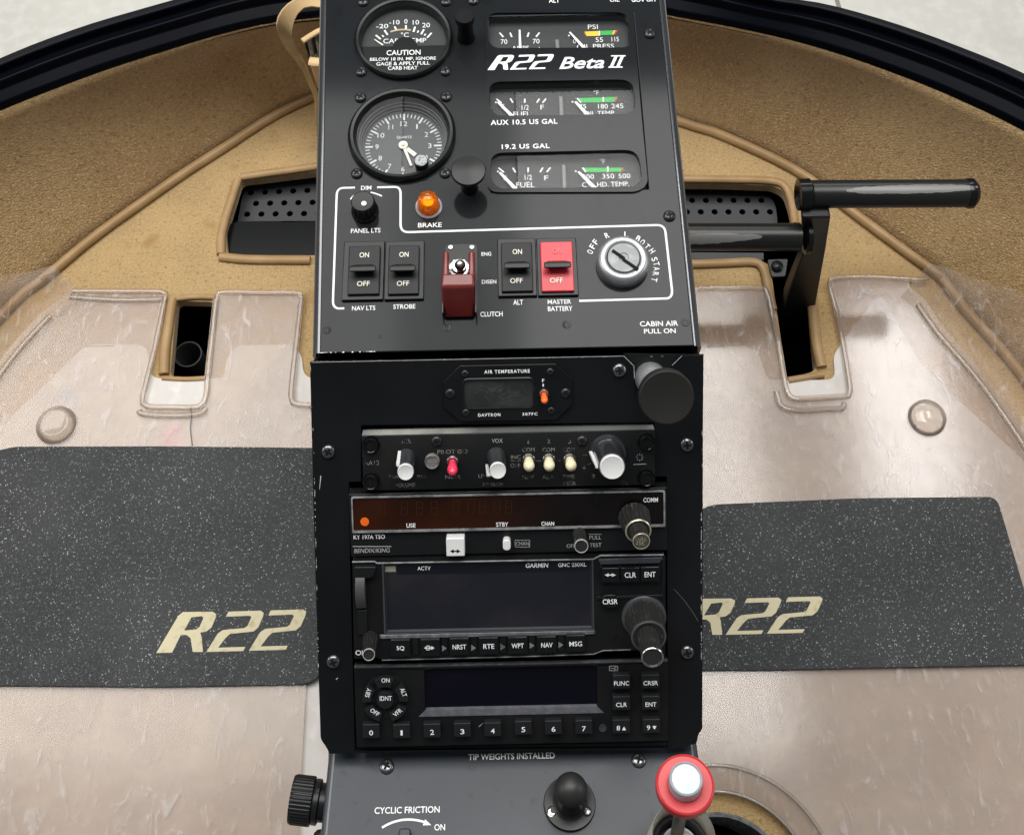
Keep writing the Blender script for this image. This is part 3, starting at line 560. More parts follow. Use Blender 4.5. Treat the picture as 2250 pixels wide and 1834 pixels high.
loft(bm, [[p for p in fr_], [p + Vector((.004, .03, -.004)) for p in fr_]]); t.part('panel', bm, strapm, bev=.002)
bm = nb(); tube(bm, catmull([P3(*S_(x, y), .14) for x, y in ((330, 555), (420, 565), (620, 560))], 6), .0050, 10, flat=.45); t.part('hem', bm, strapm)
bm = nb(); tube(bm, catmull([P3(*S_(x, y), .155) for x, y in ((265, 375), (350, 320), (440, 275), (620, 240))], 6), .0030, 10, flat=.7); t.part('rim', bm, strapm)
bm = nb(); a_ = catmull([P3(*S_(x, y), .150) for x, y in ((275, 380), (350, 335), (440, 290), (620, 255))], 6); b_ = catmull([P3(*S_(x, y), .135) for x, y in ((330, 530), (400, 530), (480, 525), (620, 525))], 6)
m_ = [p.lerp(q, .5) + Vector((0, .008 * math.sin(i * 1.3), -.015)) for i, (p, q) in enumerate(zip(a_, b_))]
loft(bm, [[a_[i], m_[i], b_[i], b_[i] + Vector((0, .004, -.004)), m_[i] + Vector((0, .004, -.004)), a_[i] + Vector((0, .004, -.004))] for i in range(len(a_))]); t.part('mesh_lining', bm, mat('grey_mesh_lining', (.22, .20, .15), .7, var=(130, (.10, .085, .06), .45, .6)))

# ================================================================== CONSOLE BODY
def wy(fr, q, h): v = fr.p(q, 0); w = fr.M @ Vector((v.x, v.y, h)); return (w.y, w.z)
prof = [wy(UP, (1112, -500), -.032), wy(UP, (1112, 768), -.032), wy(MI, (1112, 786), -.034), wy(MI, (1112, 1640), -.030), wy(LO, (1112, 1662), -.030), wy(LO, (1112, 2300), -.030)]
yb = prof[-1][0]; yf = prof[0][0]
prof = prof + [(yb, .02), (yf - .04, .02)]
bm = nb(); loft(bm, [[(-.089, y, z) for y, z in prof], [(.091, y, z) for y, z in prof]])
t = Thing('console_housing', 'black sheet metal console body standing in the middle of the cabin floor', 'console', FL, (1112, 1100)); hs = t.part('body', bm, black, bev=.002)
bm = nb(); v0 = UP.p((1112, 770), 0); w0 = UP.M @ Vector((v0.x, v0.y, -.014)); box(bm, -.0975, w0.y - .014, .0965, w0.y + .035, w0.z - .012, w0.z - .006); t.part('gap_strip', bm, satin, bev=.001)
bm = nb(); lathe(bm, MI.M @ Vector((*MI.p((1546, 878)), -.022)), [(.0032, -.004), (.0032, .0005), (.002, .002), (.0005, .0024)], 20, ax=(1, 0, .3)); t.part('white_plug', bm, whp)

# ================================================================== UPPER INSTRUMENT PANEL
t = Thing('instrument_panel', 'dark grey upper console panel carrying the gauges, switches and ignition lock', 'panel', UP, (1112, 400))
TH = .0022
ur = lambda q, h=0: UP.p(q, h)
cc = UP.p(A(797, 1297)); rc = 99.6 * UP.s(A(797, 1297)); cb = UP.p(A(812, 378)); rb = 94 * UP.s(A(812, 378))
clus = UP.rect(B(110, 150), B(1450, 1680))
RB = .0042; V2 = lambda q, dx: ur(q) + Vector((dx, 0))
bm = nb(); plate(bm, rounded([V2((706, -220), RB), V2((1441, -220), -RB), V2((1543, 759), -RB), V2((684.5, 776), RB)], 0), [circ(cc.x, cc.y, rc, 64), circ(cb.x, cb.y, rb, 64), [(clus[0], clus[1]), (clus[2], clus[1]), (clus[2], clus[3]), (clus[0], clus[3])]], -TH, 0)
t.part('face_plate', bm, panel, bev=.0012)
def bend(bm, pa, pb, sg, r, depth):
    rings = []
    for p_ in (pa, pb):
        o_ = [(p_.x + sg * (r - r * math.sin(R(t_))), p_.y, -r + r * math.cos(R(t_))) for t_ in range(0, 91, 10)] + [(p_.x, p_.y, -depth)]
        i_ = [(p_.x + sg * .0015, p_.y, -depth)] + [(p_.x + sg * (r - (r - .0015) * math.sin(R(t_))), p_.y, -r + (r - .0015) * math.cos(R(t_))) for t_ in range(90, -1, -10)]
        rings.append(o_ + i_)
    loft(bm, rings)
for qa, qb, sg in (((706, -220), (684.5, 776), 1), ((1441, -220), (1543, 759), -1)):
    bm = nb(); bend(bm, ur(qa), ur(qb), sg, RB, .036); t.part('side_flange', bm, panel_e, smooth=60)
k = UP.s((900, 400))
for q in zz(A, [(405, 690), (1210, 685), (400, 935), (1217, 928), (365, 1660), (1208, 1655), (425, 25), (1215, 22), (1475, 12)]): screw(t, q, 13 * UP.s(q))
for q in (B(1525, 305), E(1757, 357)): screw(t, q, 13.5 * UP.s(q))
for q, r in ((C(170, 1490), 9.5), (C(1345, 1470), 9), (C(690, 1555), 4), (E(815, 1350), 9.5), (E(1905, 1330), 9.5)):
    bm = nb(); v = UP.P(q); r *= UP.s(q); lathe(bm, v, [(r, 0), (r * .9, .00025), (r * .55, .0003), (r * .45, .00012), (r * .01, .0001)], 24); t.part('rivet', bm, panel)
bm = nb(); z = .00012
T = lambda s, q, w, h, **k: text(bm, UP, s, q, w, h, k.pop('z', z), **k)
for s, f, x, y, w, h in (('DIM', C, 555, 102, 100, 40), ('PANEL LTS', C, 550, 520, 290, 44), ('BRAKE', C, 1178, 465, 232, 44), ('NAV LTS', C, 530, 1277, 228, 44), ('STROBE', C, 928, 1262, 215, 44), ('ENG', C, 1730, 748, 95, 36), ('DISEN', C, 1757, 1020, 142, 38)):
    T(s, f(x, y), w * .2246, h * .2246, bold=.018)
for s, x, y, w, h in (('CLUTCH', 125, 1253, 205, 45), ('ALT', 370, 1145, 90, 46), ('MASTER', 748, 1140, 215, 40), ('BATTERY', 755, 1203, 225, 43), ('CABIN AIR', 1662, 1340, 350, 47), ('PULL ON', 1670, 1408, 290, 44)):
    T(s, E(x, y), w * .23944, h * .23944, bold=.02)
for s, x, y, r in (('O', 1030, 682, 62), ('F', 1053, 633, 56), ('F', 1080, 590, 50), ('R', 1184, 532, 20), ('L', 1362, 522, -5), ('B', 1472, 560, -33), ('O', 1511, 594, -42), ('T', 1553, 634, -50), ('H', 1598, 674, -57), ('S', 1621, 750, -74), ('T', 1638, 793, -80), ('A', 1640, 838, -88), ('R', 1632, 885, -96), ('T', 1618, 937, -104)):
    T(s, E(x, y), 36 * .23944, 50 * .23944, rot=r, bold=.02)
T('ALT', B(677, 8), 95 * .24766, 36 * .24766, bold=.03); T('OIL', B(1213, 2), 85 * .24766, 32 * .24766, bold=.03); T('GOV OFF', B(1475, 0), 225 * .24766, 36 * .24766, bold=.03)
W5 = 4.6
ribbon(bm, UP, [C(340, 1280)] + qbez(C(285, 1281), C(226, 1275), C(230, 1200)) + qbez(C(266, 175), C(268, 105), C(335, 102)) + [C(445, 100)], W5, z)
ribbon(bm, UP, [C(662, 97)] + qbez(C(830, 93), C(890, 92), C(891, 155)) + qbez(C(891, 460), C(893, 535), C(965, 535)) + qbez(E(1640, 437), E(1715, 436), E(1722, 505)) + qbez(E(1782, 1040), E(1785, 1105), E(1730, 1110)) + [E(930, 1132)], W5, z)
ribbon(bm, UP, qbez(C(400, 215), C(470, 120), C(600, 148), 8)[:4] + [], 3, z)
ribbon(bm, UP, qbez(C(598, 146), C(655, 156), C(708, 183), 8), 3, z)
t.part('printed_lettering', bm, white)
bm = nb(); chips(bm, UP, (700, 775), (830, 772), 14, .00025, 1.6, 9); t.part('edge_wear_and_highlight', bm, chipm)

# --- carburettor temperature gauge
t = Thing('temperature_gauge', 'round carburettor temperature gauge with a caution placard, topmost on the console', 'gauge', UP, A(812, 378))
s1 = UP.s(A(812, 378)); c3 = (cb.x, cb.y, 0); q = A
bm = nb(); lathe(bm, c3, [(108 * s1, .0001), (108 * s1, .0022), (103 * s1, .0034), (98 * s1, .0030), (95 * s1, .001), (93 * s1, -.004)], 72, cap0=False, cap1=False); t.part('bezel', bm, satin, smooth=50)
bm = nb(); lathe(bm, c3, [(93.8 * s1, -.0056), (93.8 * s1, -.0042), (.00001, -.0042)], 64); t.part('dial', bm, dialg)
bm = nb(); v = UP.p(A(820, 445), -.0036); y1 = v.y
ring = [(cb.x + 93 * s1 * math.cos(a), cb.y + 93 * s1 * math.sin(a)) for a in [R(180 + 180 * i / 40) for i in range(41)]]
ring = [p for p in ring if p[1] < y1 - .0002]; hw = math.sqrt(max((93 * s1) ** 2 - (y1 - cb.y) ** 2, 1e-9))
prism(bm, [(cb.x - hw, y1)] + ring + [(cb.x + hw, y1)], -.0040, -.0030); v = UP.p(A(825, 450), -.003); prism(bm, circ(v.x, v.y, 27 * s1, 30), -.0040, -.0028); t.part('placard', bm, gloss, bev=.0002)
bm = nb(); z = -.0041; sA = .2304
for s, x, y, w, h in (('-20', 607, 252, 115, 42), ('-10', 723, 215, 100, 42), ('0', 833, 207, 30, 44), ('10', 928, 215, 60, 44), ('20', 1025, 242, 75, 44), ('°C', 822, 334, 75, 46), ('CARB TEMP', 822, 390, 410, 44)): T(s, A(x, y), w * sA, h * sA, z=z, bold=.01)
for a, b, w in (((545, 337), (592, 376), 16), ((606, 338), (622, 354), 14), ((628, 290), (658, 335), 17), ((725, 255), (740, 285), 17), ((833, 243), (833, 277), 17), ((920, 257), (905, 307), 18), ((954, 294), (942, 314), 15), ((1005, 282), (978, 330), 18), ((1022, 325), (1008, 342), 14), ((1078, 316), (1035, 362), 16)): stroke(bm, UP, A(*a), A(*b), w * sA, z)
for s, x, y, w, h in (('CAUTION', 810, 503, 325, 48), ('BELOW 18 IN. MP, IGNORE', 805, 565, 630, 36), ('GAGE & APPLY FULL', 805, 607, 510, 34), ('CARB HEAT', 803, 650, 285, 34)): T(s, A(x, y), w * sA, h * sA, z=-.0027, bold=.03)
t.part('printed_lettering', bm, white)
bm = nb(); ribbon(bm, UP, qbez(A(685, 306), A(780, 272), A(880, 290), 10), 4.2, -.0040); t.part('colour_arc', bm, tanp)
bm = nb(); stroke(bm, UP, A(533, 378), A(614, 432), 2.0, -.0034, w1=4); t.part('pointer', bm, creamw)
bm = nb(); lathe(bm, c3, [(97 * s1, .0022), (.00001, .0022)], 48, cap0=False); t.part('cover_glass', bm, gl)

# --- clock
t = Thing('clock', 'round charcoal clock with white numerals below the temperature gauge', 'clock', UP, A(797, 1297))
s1 = UP.s(A(797, 1297)); c3 = (cc.x, cc.y, 0); ZD = -.0095
bm = nb(); lathe(bm, c3, [(118 * s1, .0001), (118 * s1, .0028), (112 * s1, .0044), (106 * s1, .0042), (101 * s1, .002), (99 * s1, .0005), (98.6 * s1, -.0025)], 80, cap0=False, cap1=False); t.part('bezel', bm, satin, smooth=50)
bm = nb(); lathe(bm, c3, [(98.6 * s1, -.0025), (98 * s1, -.0035), (95 * s1, -.0036), (94.5 * s1, -.0055), (92 * s1, -.0056), (91 * s1, -.0080), (88.5 * s1, -.0081), (88 * s1, ZD)], 72, cap0=False, cap1=False); t.part('inner_rim', bm, clockgrey, smooth=30)
bm = nb(); lathe(bm, c3, [(90 * s1, ZD - .002), (90 * s1, ZD), (.00001, ZD)], 64); t.part('dial', bm, clockgrey)
bm = nb(); z = ZD + .0001; v = UP.p(A(809, 1396), z); rd = 84 * UP.s(A(810, 1390), z)
def ring_tick(a, r0, r1, w):
    d = Vector((math.sin(a), math.cos(a))); n = Vector((d.y, -d.x)) * w / 2; p, q_ = v + d * r0, v + d * r1; poly(bm, [p + n, q_ + n, q_ - n, p - n], z)
for i in range(60): ring_tick(R(6 * i), rd * (.80 if i % 5 == 0 else .885), rd, rd * (.05 if i % 5 == 0 else .024))
vs_, fs_ = None, None
for i in range(1, 13):
    s = str(i); vs_, fs_ = glyphs(s, .0, 0, 1.0); a = R(30 * i); p = v + Vector((math.sin(a), math.cos(a))) * rd * .69; hh = rd * .145; ww = hh * (.28 if s == '1' else .62 if len(s) == 1 else .85 if s == '11' else 1.25)
    nv = [bm.verts.new((p.x + x * ww, p.y + y * hh, z)) for x, y in vs_]
    for f in fs_: bm.faces.new([nv[j] for j in f])
T('QUARTZ', A(818, 1312), 145 * sA, 27 * sA, z=z, bold=.02); t.part('printed_lettering', bm, mat('soft_white_print', (.60, .61, .60), .6))
def hand(nm, q1, w0, w1, hz):
    bm = nb(); a = Vector((v.x, v.y)); b = UP.p(q1, ZD); d = (b - a).normalized(); n = Vector((-d.y, d.x)); prism(bm, [a - d * .0025 + n * w0, b + n * w1, b - n * w1, a - d * .0025 - n * w0], ZD + hz, ZD + hz + .0003); t.part(nm, bm, creamw)
hand('hour_hand', A(925, 1488), .0009, .0013, .0006); hand('minute_hand', A(886, 1592), .0009, .0006, .0012)
bm = nb(); lathe(bm, (v.x, v.y, ZD), [(.0026, .0003), (.0026, .0018), (.0012, .002), (.0008, .0026), (.0001, .0027)], 24); t.part('hub', bm, creamw)
bm = nb(); lathe(bm, c3, [(100 * s1, .0012), (.00001, .0012)], 48, cap0=False); t.part('cover_glass', bm, gl)
bm = nb(); c_ = UP.P(A(985, 1592), .0014); k = UP.s(A(985, 1592)); lathe(bm, c_, [(15.5 * k, 0), (15.5 * k, .0062, .0002), (14.5 * k, .0068), (14.2 * k, .0068)], 40); t.part('setting_knob', bm, satin)
bm = nb(); lathe(bm, (c_.x, c_.y, .0082), [(14.0 * k, 0), (13.6 * k, .0003), (5 * k, .0002), (.00001, .0003)], 32); t.part('knob_cap', bm, mat('grey_cap_reflection', (.22, .23, .24), .35, metal=.5, var=(700, (.1, .11, .12), .45, .6)))  # pale cap colour paints the light reflected off the knob top

# --- engine gauge cluster
t = Thing('engine_gauge_cluster', 'rectangular engine gauge cluster with three window rows of small needles', 'gauge cluster', UP, B(750, 900)); sB = .24766
outl = UP.pts(zz(B, [(62, 96), (1378, 96), (1436, 900), (1508, 1640), (1420, 1712), (88, 1716)])); rr_ = .0042
wins = [[(90, 128), (1338, 122), (1345, 420), (1290, 434), (150, 440), (92, 380)], [(96, 738), (1375, 716), (1398, 960), (1340, 1022), (165, 1040), (104, 960)], [(112, 1368), (1420, 1338), (1458, 1590), (1390, 1668), (185, 1685), (120, 1600)]]
wr_ = [rounded(UP.pts(zz(B, w)), [.006, .008, .003, .003, .003, .004] if i == 0 else [.007, .008, .007, .007, .007, .007]) for i, w in enumerate(wins)]
bm = nb(); plate(bm, rounded(outl, [.004, .006, .03, .006, .006, .006]), wr_, .0002, .0013); t.part('face_plate', bm, panel)
bm = nb(); cl2 = UP.rect(B(85, 120), B(1460, 1700)); box(bm, cl2[0], cl2[1], cl2[2], cl2[3], -.0085, -.0065); t.part('dial_board', bm, dialg)
for w in wr_:
    bm = nb(); loft(bm, [[(p.x, p.y, .0003) for p in w], [(p.x, p.y, -.0065) for p in w]], False, False); t.part('window_rim', bm, satin)
    bm = nb(); poly(bm, w, -.0006); t.part('cover_glass', bm, gl)
z = -.0063
bm = nb()
for s, x, y, w, h in (('70', 232, 372, 58, 42), ('70', 517, 368, 60, 42), ('AMPS', 378, 428, 152, 38), ('-', 206, 436, 24, 6), ('+', 545, 432, 34, 26), ('PSI', 1020, 240, 88, 40), ('0', 858, 368, 28, 38), ('55', 1077, 355, 66, 40), ('115', 1218, 350, 64, 40), ('OIL PRESS', 1043, 412, 330, 38),
                      ('E', 222, 945, 28, 38), ('1/2', 420, 955, 64, 44), ('F', 571, 953, 32, 42), ('FUEL', 390, 1014, 150, 44), ('°F', 1050, 822, 46, 40), ('75', 930, 947, 62, 40), ('180', 1110, 945, 86, 42), ('245', 1237, 942, 106, 42), ('OIL TEMP.', 1083, 1006, 276, 40),
                      ('E', 243, 1580, 30, 40), ('1/2', 448, 1575, 64, 44), ('F', 607, 1580, 34, 44), ('FUEL', 422, 1640, 160, 46), ('°F', 1105, 1432, 46, 42), ('200', 978, 1568, 106, 42), ('350', 1157, 1564, 106, 42), ('500', 1300, 1562, 106, 42), ('CYL HD. TEMP.', 1133, 1636, 416, 42)): T(s, B(x, y), w * sB, h * sB, z=z, bold=.0)
for a, b in (((192, 292), (226, 331)), ((285, 292), (302, 331)), ((452, 291), (440, 329)), ((547, 291), (516, 329)), ((166, 880), (210, 915)), ((288, 875), (311, 913)), ((416, 877), (416, 913)), ((546, 877), (522, 913)), ((605, 877), (574, 913)), ((183, 1490), (232, 1530)), ((310, 1490), (334, 1530)), ((446, 1487), (446, 1528)), ((577, 1487), (552, 1528)), ((644, 1487), (610, 1528)), ((1078, 277), (1078, 318)), ((1113, 863), (1113, 906)), ((1153, 1478), (1153, 1526)), ((880, 872), (916, 912)), ((928, 1488), (958, 1526))): stroke(bm, UP, B(*a), B(*b), 14 * sB, z)
for x, y in ((808, 318), (160, 910), (840, 905), (178, 1523), (868, 1520)): c_ = UP.p(B(x, y), z); poly(bm, circ(c_.x, c_.y, 9 * sB * UP.s(B(x, y), z), 12), z)
t.part('dial_print', bm, white)
bm = nb()
for mi, qs in ((0, [(948, 283), (1068, 278), (1070, 320), (967, 322)]), (1, [(1088, 276), (1205, 272), (1190, 310), (1088, 314)]), (0, [(1205, 272), (1222, 271), (1203, 309), (1190, 310)]), (2, [(1222, 271), (1243, 270), (1218, 308), (1203, 309)]), (2, [(938, 283), (948, 283), (967, 322), (957, 322)]),
               (1, [(890, 872), (1104, 866), (1104, 909), (922, 911)]), (1, [(1123, 866), (1224, 862), (1206, 905), (1123, 908)]), (2, [(1224, 862), (1245, 862), (1222, 905), (1206, 905)]),
               (1, [(938, 1490), (1144, 1490), (1144, 1526), (962, 1527)]), (1, [(1163, 1490), (1282, 1489), (1262, 1525), (1163, 1526)]), (2, [(1282, 1489), (1302, 1488), (1280, 1524), (1262, 1525)])): region(bm, UP, zz(B, qs), z, mi)
t.part('colour_arcs', bm, [yel, grn, rdp])
for q0, q1, w0, w1 in (((370, 266), (376, 440), 16, 24), ((814, 286), (950, 434), 14, 30), ((178, 905), (316, 1044), 22, 32), ((864, 903), (985, 1034), 22, 34), ((194, 1530), (348, 1690), 22, 34), ((892, 1524), (1046, 1676), 22, 36)):
    bm = nb(); stroke(bm, UP, B(*q0), B(*q1), w0 * sB, -.0045, w1=w1 * sB); t.part('pointer', bm, white)
for x, y0, y1 in ((740, 862, 1032), (766, 1468, 1676), (705, 360, 434)):
    bm = nb(); a = UP.P(B(x - 4, y0), -.0055); b = UP.P(B(x + 4, y1), -.0055); tube(bm, [a, b], 20 * sB * UP.s(B(x, y0)), 12, flat=.6); t.part('divider_bar', bm, mat('grey_divider', (.16, .16, .155), .4) if x == 740 else MATS['grey_divider' if 'grey_divider' in MATS else 'satin_black_plastic'])
z = .0014; bm = nb(); logo(bm, UP, (*B(85, 482), *B(675, 624)), z)
T('Beta', B(920, 558), 402 * sB, 106 * sB, z=z, bold=.035, shear=.35); T('I', B(1205, 548), 84 * sB, 104 * sB, z=z, bold=.03, shear=.35)
for x in (1262,): T('I', B(x, 547), 84 * sB, 104 * sB, z=z, bold=.03, shear=.35)
for x0, x1, y in ((1158, 1284, 598), (1182, 1310, 498)): stroke(bm, UP, B(x0, y), B(x1, y - 1), 12 * sB, z + .00003)
T('AUX 10.5 US GAL', B(410, 1083), 592 * sB, 44 * sB, z=z, bold=.035, sp=1.08); T('19.2 US GAL', B(424, 1299), 425 * sB, 42 * sB, z=z, bold=.035, sp=1.08); t.part('printed_lettering', bm, white)

# --- pull knobs
def pull(name, label, q, r, stem, hz, th, m):
    t = Thing(name, label, 'knob', UP, q, group='round pull knobs'); k = UP.s(q); c_ = UP.P(q)
    bm = nb(); lathe(bm, c_, [(stem * k * 1.15, 0), (stem * k * 1.1, .002), (stem * k, .004), (stem * k * .95, hz)], 32); t.part('stem', bm, m)
    bm = nb(); lathe(bm, (c_.x, c_.y, hz), [(stem * k, -.001), (r * k * .8, 0), (r * k, .0012), (r * k, th), (r * k * .95, th + .0008), (r * k * .5, th + .0014), (.00001, th + .0016)], 56); t.part('cap', bm, m)
pull('pull_control', 'flat black mushroom knob standing beside the clock', (1032, 413), 37.5, 17, .0165, .0022, satin)
pull('pull_control', 'small black knob beside the temperature gauge at the top of the console', (1024, 84), 21, 17, .016, .0045, dull)
t = Thing('dimmer_control', 'small ribbed black dimmer knob with a white dot', 'knob', UP, C(545, 335)); k = UP.s(C(545, 335)); c_ = UP.P(C(545, 335))
bm = nb(); lathe(bm, c_, [(30 * k, .0002), (30 * k, .0018), (27.5 * k, .003, .0005), (26 * k, .0110, .0005), (25 * k, .0118), (23 * k, .0121), (.00001, .0119)], 72, pat=4); t.part('knob_body', bm, satin, smooth=30)
bm = nb(); v2 = UP.p(C(532, 254), .0123); lathe(bm, (v2.x, v2.y, .0121), [(5.8 * k, 0), (5.8 * k, .0003), (.00001, .0004)], 20); t.part('index_dot', bm, whp)
t = Thing('warning_light', 'amber domed warning light in a pale ring above the word BRAKE', 'warning light', UP, C(1168, 292)); k = UP.s(C(1168, 292)); c_ = UP.P(C(1168, 292))
bm = nb(); lathe(bm, c_, [(29.5 * k, 0), (29.5 * k, .0010), (27 * k, .0016), (24.5 * k, .0014), (24 * k, .0006)], 44, cap1=False); t.part('bezel_ring', bm, whb)
bm = nb(); lathe(bm, c_, [(24.6 * k, .0010), (24.6 * k, .003), (23.2 * k, .0034), (23.6 * k, .0044), (22.8 * k, .0075), (20 * k, .0098), (14 * k, .0114), (7 * k, .0121), (.00001, .0123)], 40); t.part('lens', bm, amber, smooth=60)
bm = nb(); lathe(bm, c_, [(18 * k, .0006), (16 * k, .004), (9 * k, .0065), (.00001, .007)], 28); t.part('reflector', bm, amb_in)

# --- rocker switches
def rocker(label, f0, f1, bz0, bz1, body, lettercol, on='ON'):
    q = ((f0[0] + f1[0]) / 2, (f0[1] + f1[1]) / 2); t = Thing('rocker_switch', label, 'switch', UP, q, group='rocker switches'); k = UP.s(q)
    x0, y0, x1, y1 = UP.rect(bz0, bz1, .001); bm = nb(); box(bm, x0 + .00015, y0, x1 - .00015, y1, .00005, .0019); t.part('bezel', bm, satin, bev=.0004)
    H_ = .0042; x0, y0, x1, y1 = UP.rect(f0, f1, H_); ym = (y0 + y1) / 2 + .0003; bm = nb(); cyx = (y1 - y0) * .52
    loft(bm, [[(x, y0, .001), (x, y0, H_ - .0006), (x, ym - .001, H_ + .0004), (x, ym + .001, H_ + .0004), (x, y1, H_ + .0002), (x, y1, .001)] for x in (x0, x1)]); rk = t.part('rocker', bm, body, bev=.0005)
    w = x1 - x0; xm = (x0 + x1) / 2; bm = nb(); ZT = H_ + .0062; dy = -(.0062)*.12
    yt = UP.p((q[0], f0[1] + (f1[1] - f0[1]) * .46), ZT).y; hh = .0021
    loft(bm, [[(xm - w * .28, ym - .0016, H_), (xm + w * .28, ym - .0016, H_), (xm + w * .28, ym + .0028, H_), (xm - w * .28, ym + .0028, H_)], [(xm - w * .43, yt - hh, ZT), (xm + w * .43, yt - hh, ZT), (xm + w * .43, yt + hh * .6, ZT), (xm - w * .43, yt + hh * .6, ZT)]]); t.part('paddle', bm, satin, bev=.0007)
    bm = nb(); fw = abs(f1[0] - f0[0]); fh = f1[1] - f0[1]
    text(bm, UP, on, (q[0] + fw * .01, f0[1] + fh * .185), fw * .30, fh * .105, H_ + .00075, bold=.012); t.part('lettering', bm, lettercol, rk)
    bm = nb(); text(bm, UP, 'OFF', (q[0] - fw * .02, f0[1] + fh * .79), fw * .40, fh * .105, H_ + .0003, bold=.012); t.part('lettering', bm, creamw, rk)
rocker('black rocker switch above the words NAV LTS', C(378, 672), C(688, 1135), C(325, 636), C(733, 1200), keymat, creamw)
rocker('black rocker switch above the word STROBE', C(770, 667), C(1072, 1133), C(736, 633), C(1125, 1194), keymat, creamw)
rocker('black rocker switch beside the red one, above the word ALT', E(216, 600), E(502, 1038), E(180, 570), E(539, 1090), keymat, creamw)
rocker('red rocker switch with a black paddle above MASTER BATTERY', E(578, 592), E(876, 1036), E(542, 566), E(915, 1085), redp, mat('faded_red_print', (.80, .13, .13), .5))

# --- clutch switch under its guard
t = Thing('guarded_switch', 'steel toggle switch under an oxblood red guard beside the word CLUTCH', 'switch', UP, C(1470, 1000))
x0, y0, x1, y1 = UP.rect(C(1325, 655), C(1645, 1330), .001); bm = nb(); plate(bm, rrect(x0, y0, x1, y1, .003), [], .0001, .0012); t.part('base_plate', bm, satin, bev=.0003)
for x, y in ((1380, 685), (1590, 685)):
    bm = nb(); c_ = UP.P(C(x, y), .0012); lathe(bm, c_, [(.0013, 0), (.0011, .0008), (.0001, .001)], 14); t.part('rivet', bm, chrome)
bm = nb(); c_ = UP.P(C(1465, 905), .0012); lathe(bm, c_, [(.0058, 0), (.0058, .0018)], 6); lathe(bm, c_, [(.0052, .0018), (.0052, .0024), (.0040, .0026), (.0036, .0050), (.002, .0052)], 28); t.part('hex_nut', bm, chrome, smooth=25)
bm = nb(); a = UP.P(C(1468, 905), .004); b = UP.P(C(1475, 838), .014); capsule(bm, a, b, .0012, .0029, 20); t.part('toggle', bm, chrome)
bm = nb(); R4 = lambda q0, q1, h: (lambda r: [(r[0], r[1], h), (r[2], r[1], h), (r[2], r[3], h), (r[0], r[3], h)])(UP.rect(q0, q1, h))
loft(bm, [R4(C(1318, 1150), C(1612, 1375), .0016), R4(C(1300, 1075), C(1616, 1230), .010), R4(C(1287, 935), C(1616, 1062), .0195)])
for xa, xb in ((1303, 1366), (1553, 1620)):
    loft(bm, [R4(C(xa + 8, 905), C(xb + 4, 1130), .0018), R4(C(xa, 712), C(xb, 975), .0165)])
t.part('guard', bm, maroon, bev=.0014)
for s_ in (-1, 1):
    bm = nb(); r_ = UP.rect(C(1318, 1150), C(1620, 1375), .004); x = r_[0] - .0009 if s_ < 0 else r_[2] + .0002; box(bm, x, r_[1] + .001, x + .0008, r_[3] + .006, .0012, .009); t.part('hinge_ear', bm, screwm, bev=.0003)

# --- ignition lock
t = Thing('ignition_lock', 'round silver ignition key lock ringed by OFF R L BOTH START lettering', 'lock', UP, E(1327, 795)); k = UP.s(E(1327, 795)); c_ = UP.P(E(1327, 795))
bm = nb(); lathe(bm, c_, [(58 * k, 0), (58 * k, .0042), (56 * k, .0062), (51 * k, .0078), (45 * k, .0083), (38 * k, .0078), (36.2 * k, .0072), (36 * k, .004)], 64, cap1=False); t.part('collar', bm, satsil, smooth=50)
bm = nb(); lathe(bm, c_, [(35 * k, .002), (35 * k, .0078), (34 * k, .0083), (20 * k, .0085), (11 * k, .0084), (10 * k, .0080), (.00001, .0080)], 48); cy_ = t.part('cylinder', bm, mat('dull_nickel', (.20, .205, .21), .5, metal=.35, var=(160, (.27, .275, .28), .45, .65)))
bm = nb(); v2 = UP.p(E(1352, 755), .0086)
pts = [(-.0088, .0012), (-.002, .0012), (-.0012, .0004), (.0052, .0004), (.0052, -.0012), (.0082, -.0012), (.0082, .0004), (.0090, .0004), (.0090, -.0014), (-.0004, -.0014), (-.0012, -.0006), (-.0088, -.0006)]
pts = [(-.0086, .0012), (-.0012, .0012), (.0000, .0004), (.0086, .0004), (.0086, -.0014), (-.0006, -.0014), (-.0018, -.0006), (-.0086, -.0006)]
ca, sa = math.cos(R(-36)), math.sin(R(-36)); poly(bm, [(v2.x + (x * ca - y * sa) * .95, v2.y + (x * sa + y * ca) * 1.05) for x, y in pts], .00868); t.part('keyway', bm, dull, cy_)

# ================================================================== RADIO PANEL
t = Thing('radio_panel', 'black sheet metal panel in the middle of the console holding the radios', 'panel', MI, (1112, 1200))
outl = MI.pts([(681, 795), G(1255, 103), G(1358, 205), G(1368, 420), G(1430, 560), G(1740, 560), G(1752, 420), G(1748, 195), G(1845, 100), (1545, 781), (1544, 1200), K(1888, 728), K(1852, 775), K(1835, 860), K(1690, 905), J(190, 968), J(160, 905), J(105, 830), (691, 1200)])
hol = MI.pts([F(583, 822), G(1566, 776), G(1570, 1326), G(1692, 1326), K(1562, 50), K(1566, 905), J(428, 940), H(388, 780), F(455, 1412), F(583, 1408)])
bm = nb(); plate(bm, rounded(outl, [.0006, .001, .001, .006, .006, .006, .006, .001, .001, .0006, 0, .001, .001, .001, .001, .001, .002, .002, 0]), [hol], -.0022, 0); t.part('face_plate', bm, black, bev=.0005)
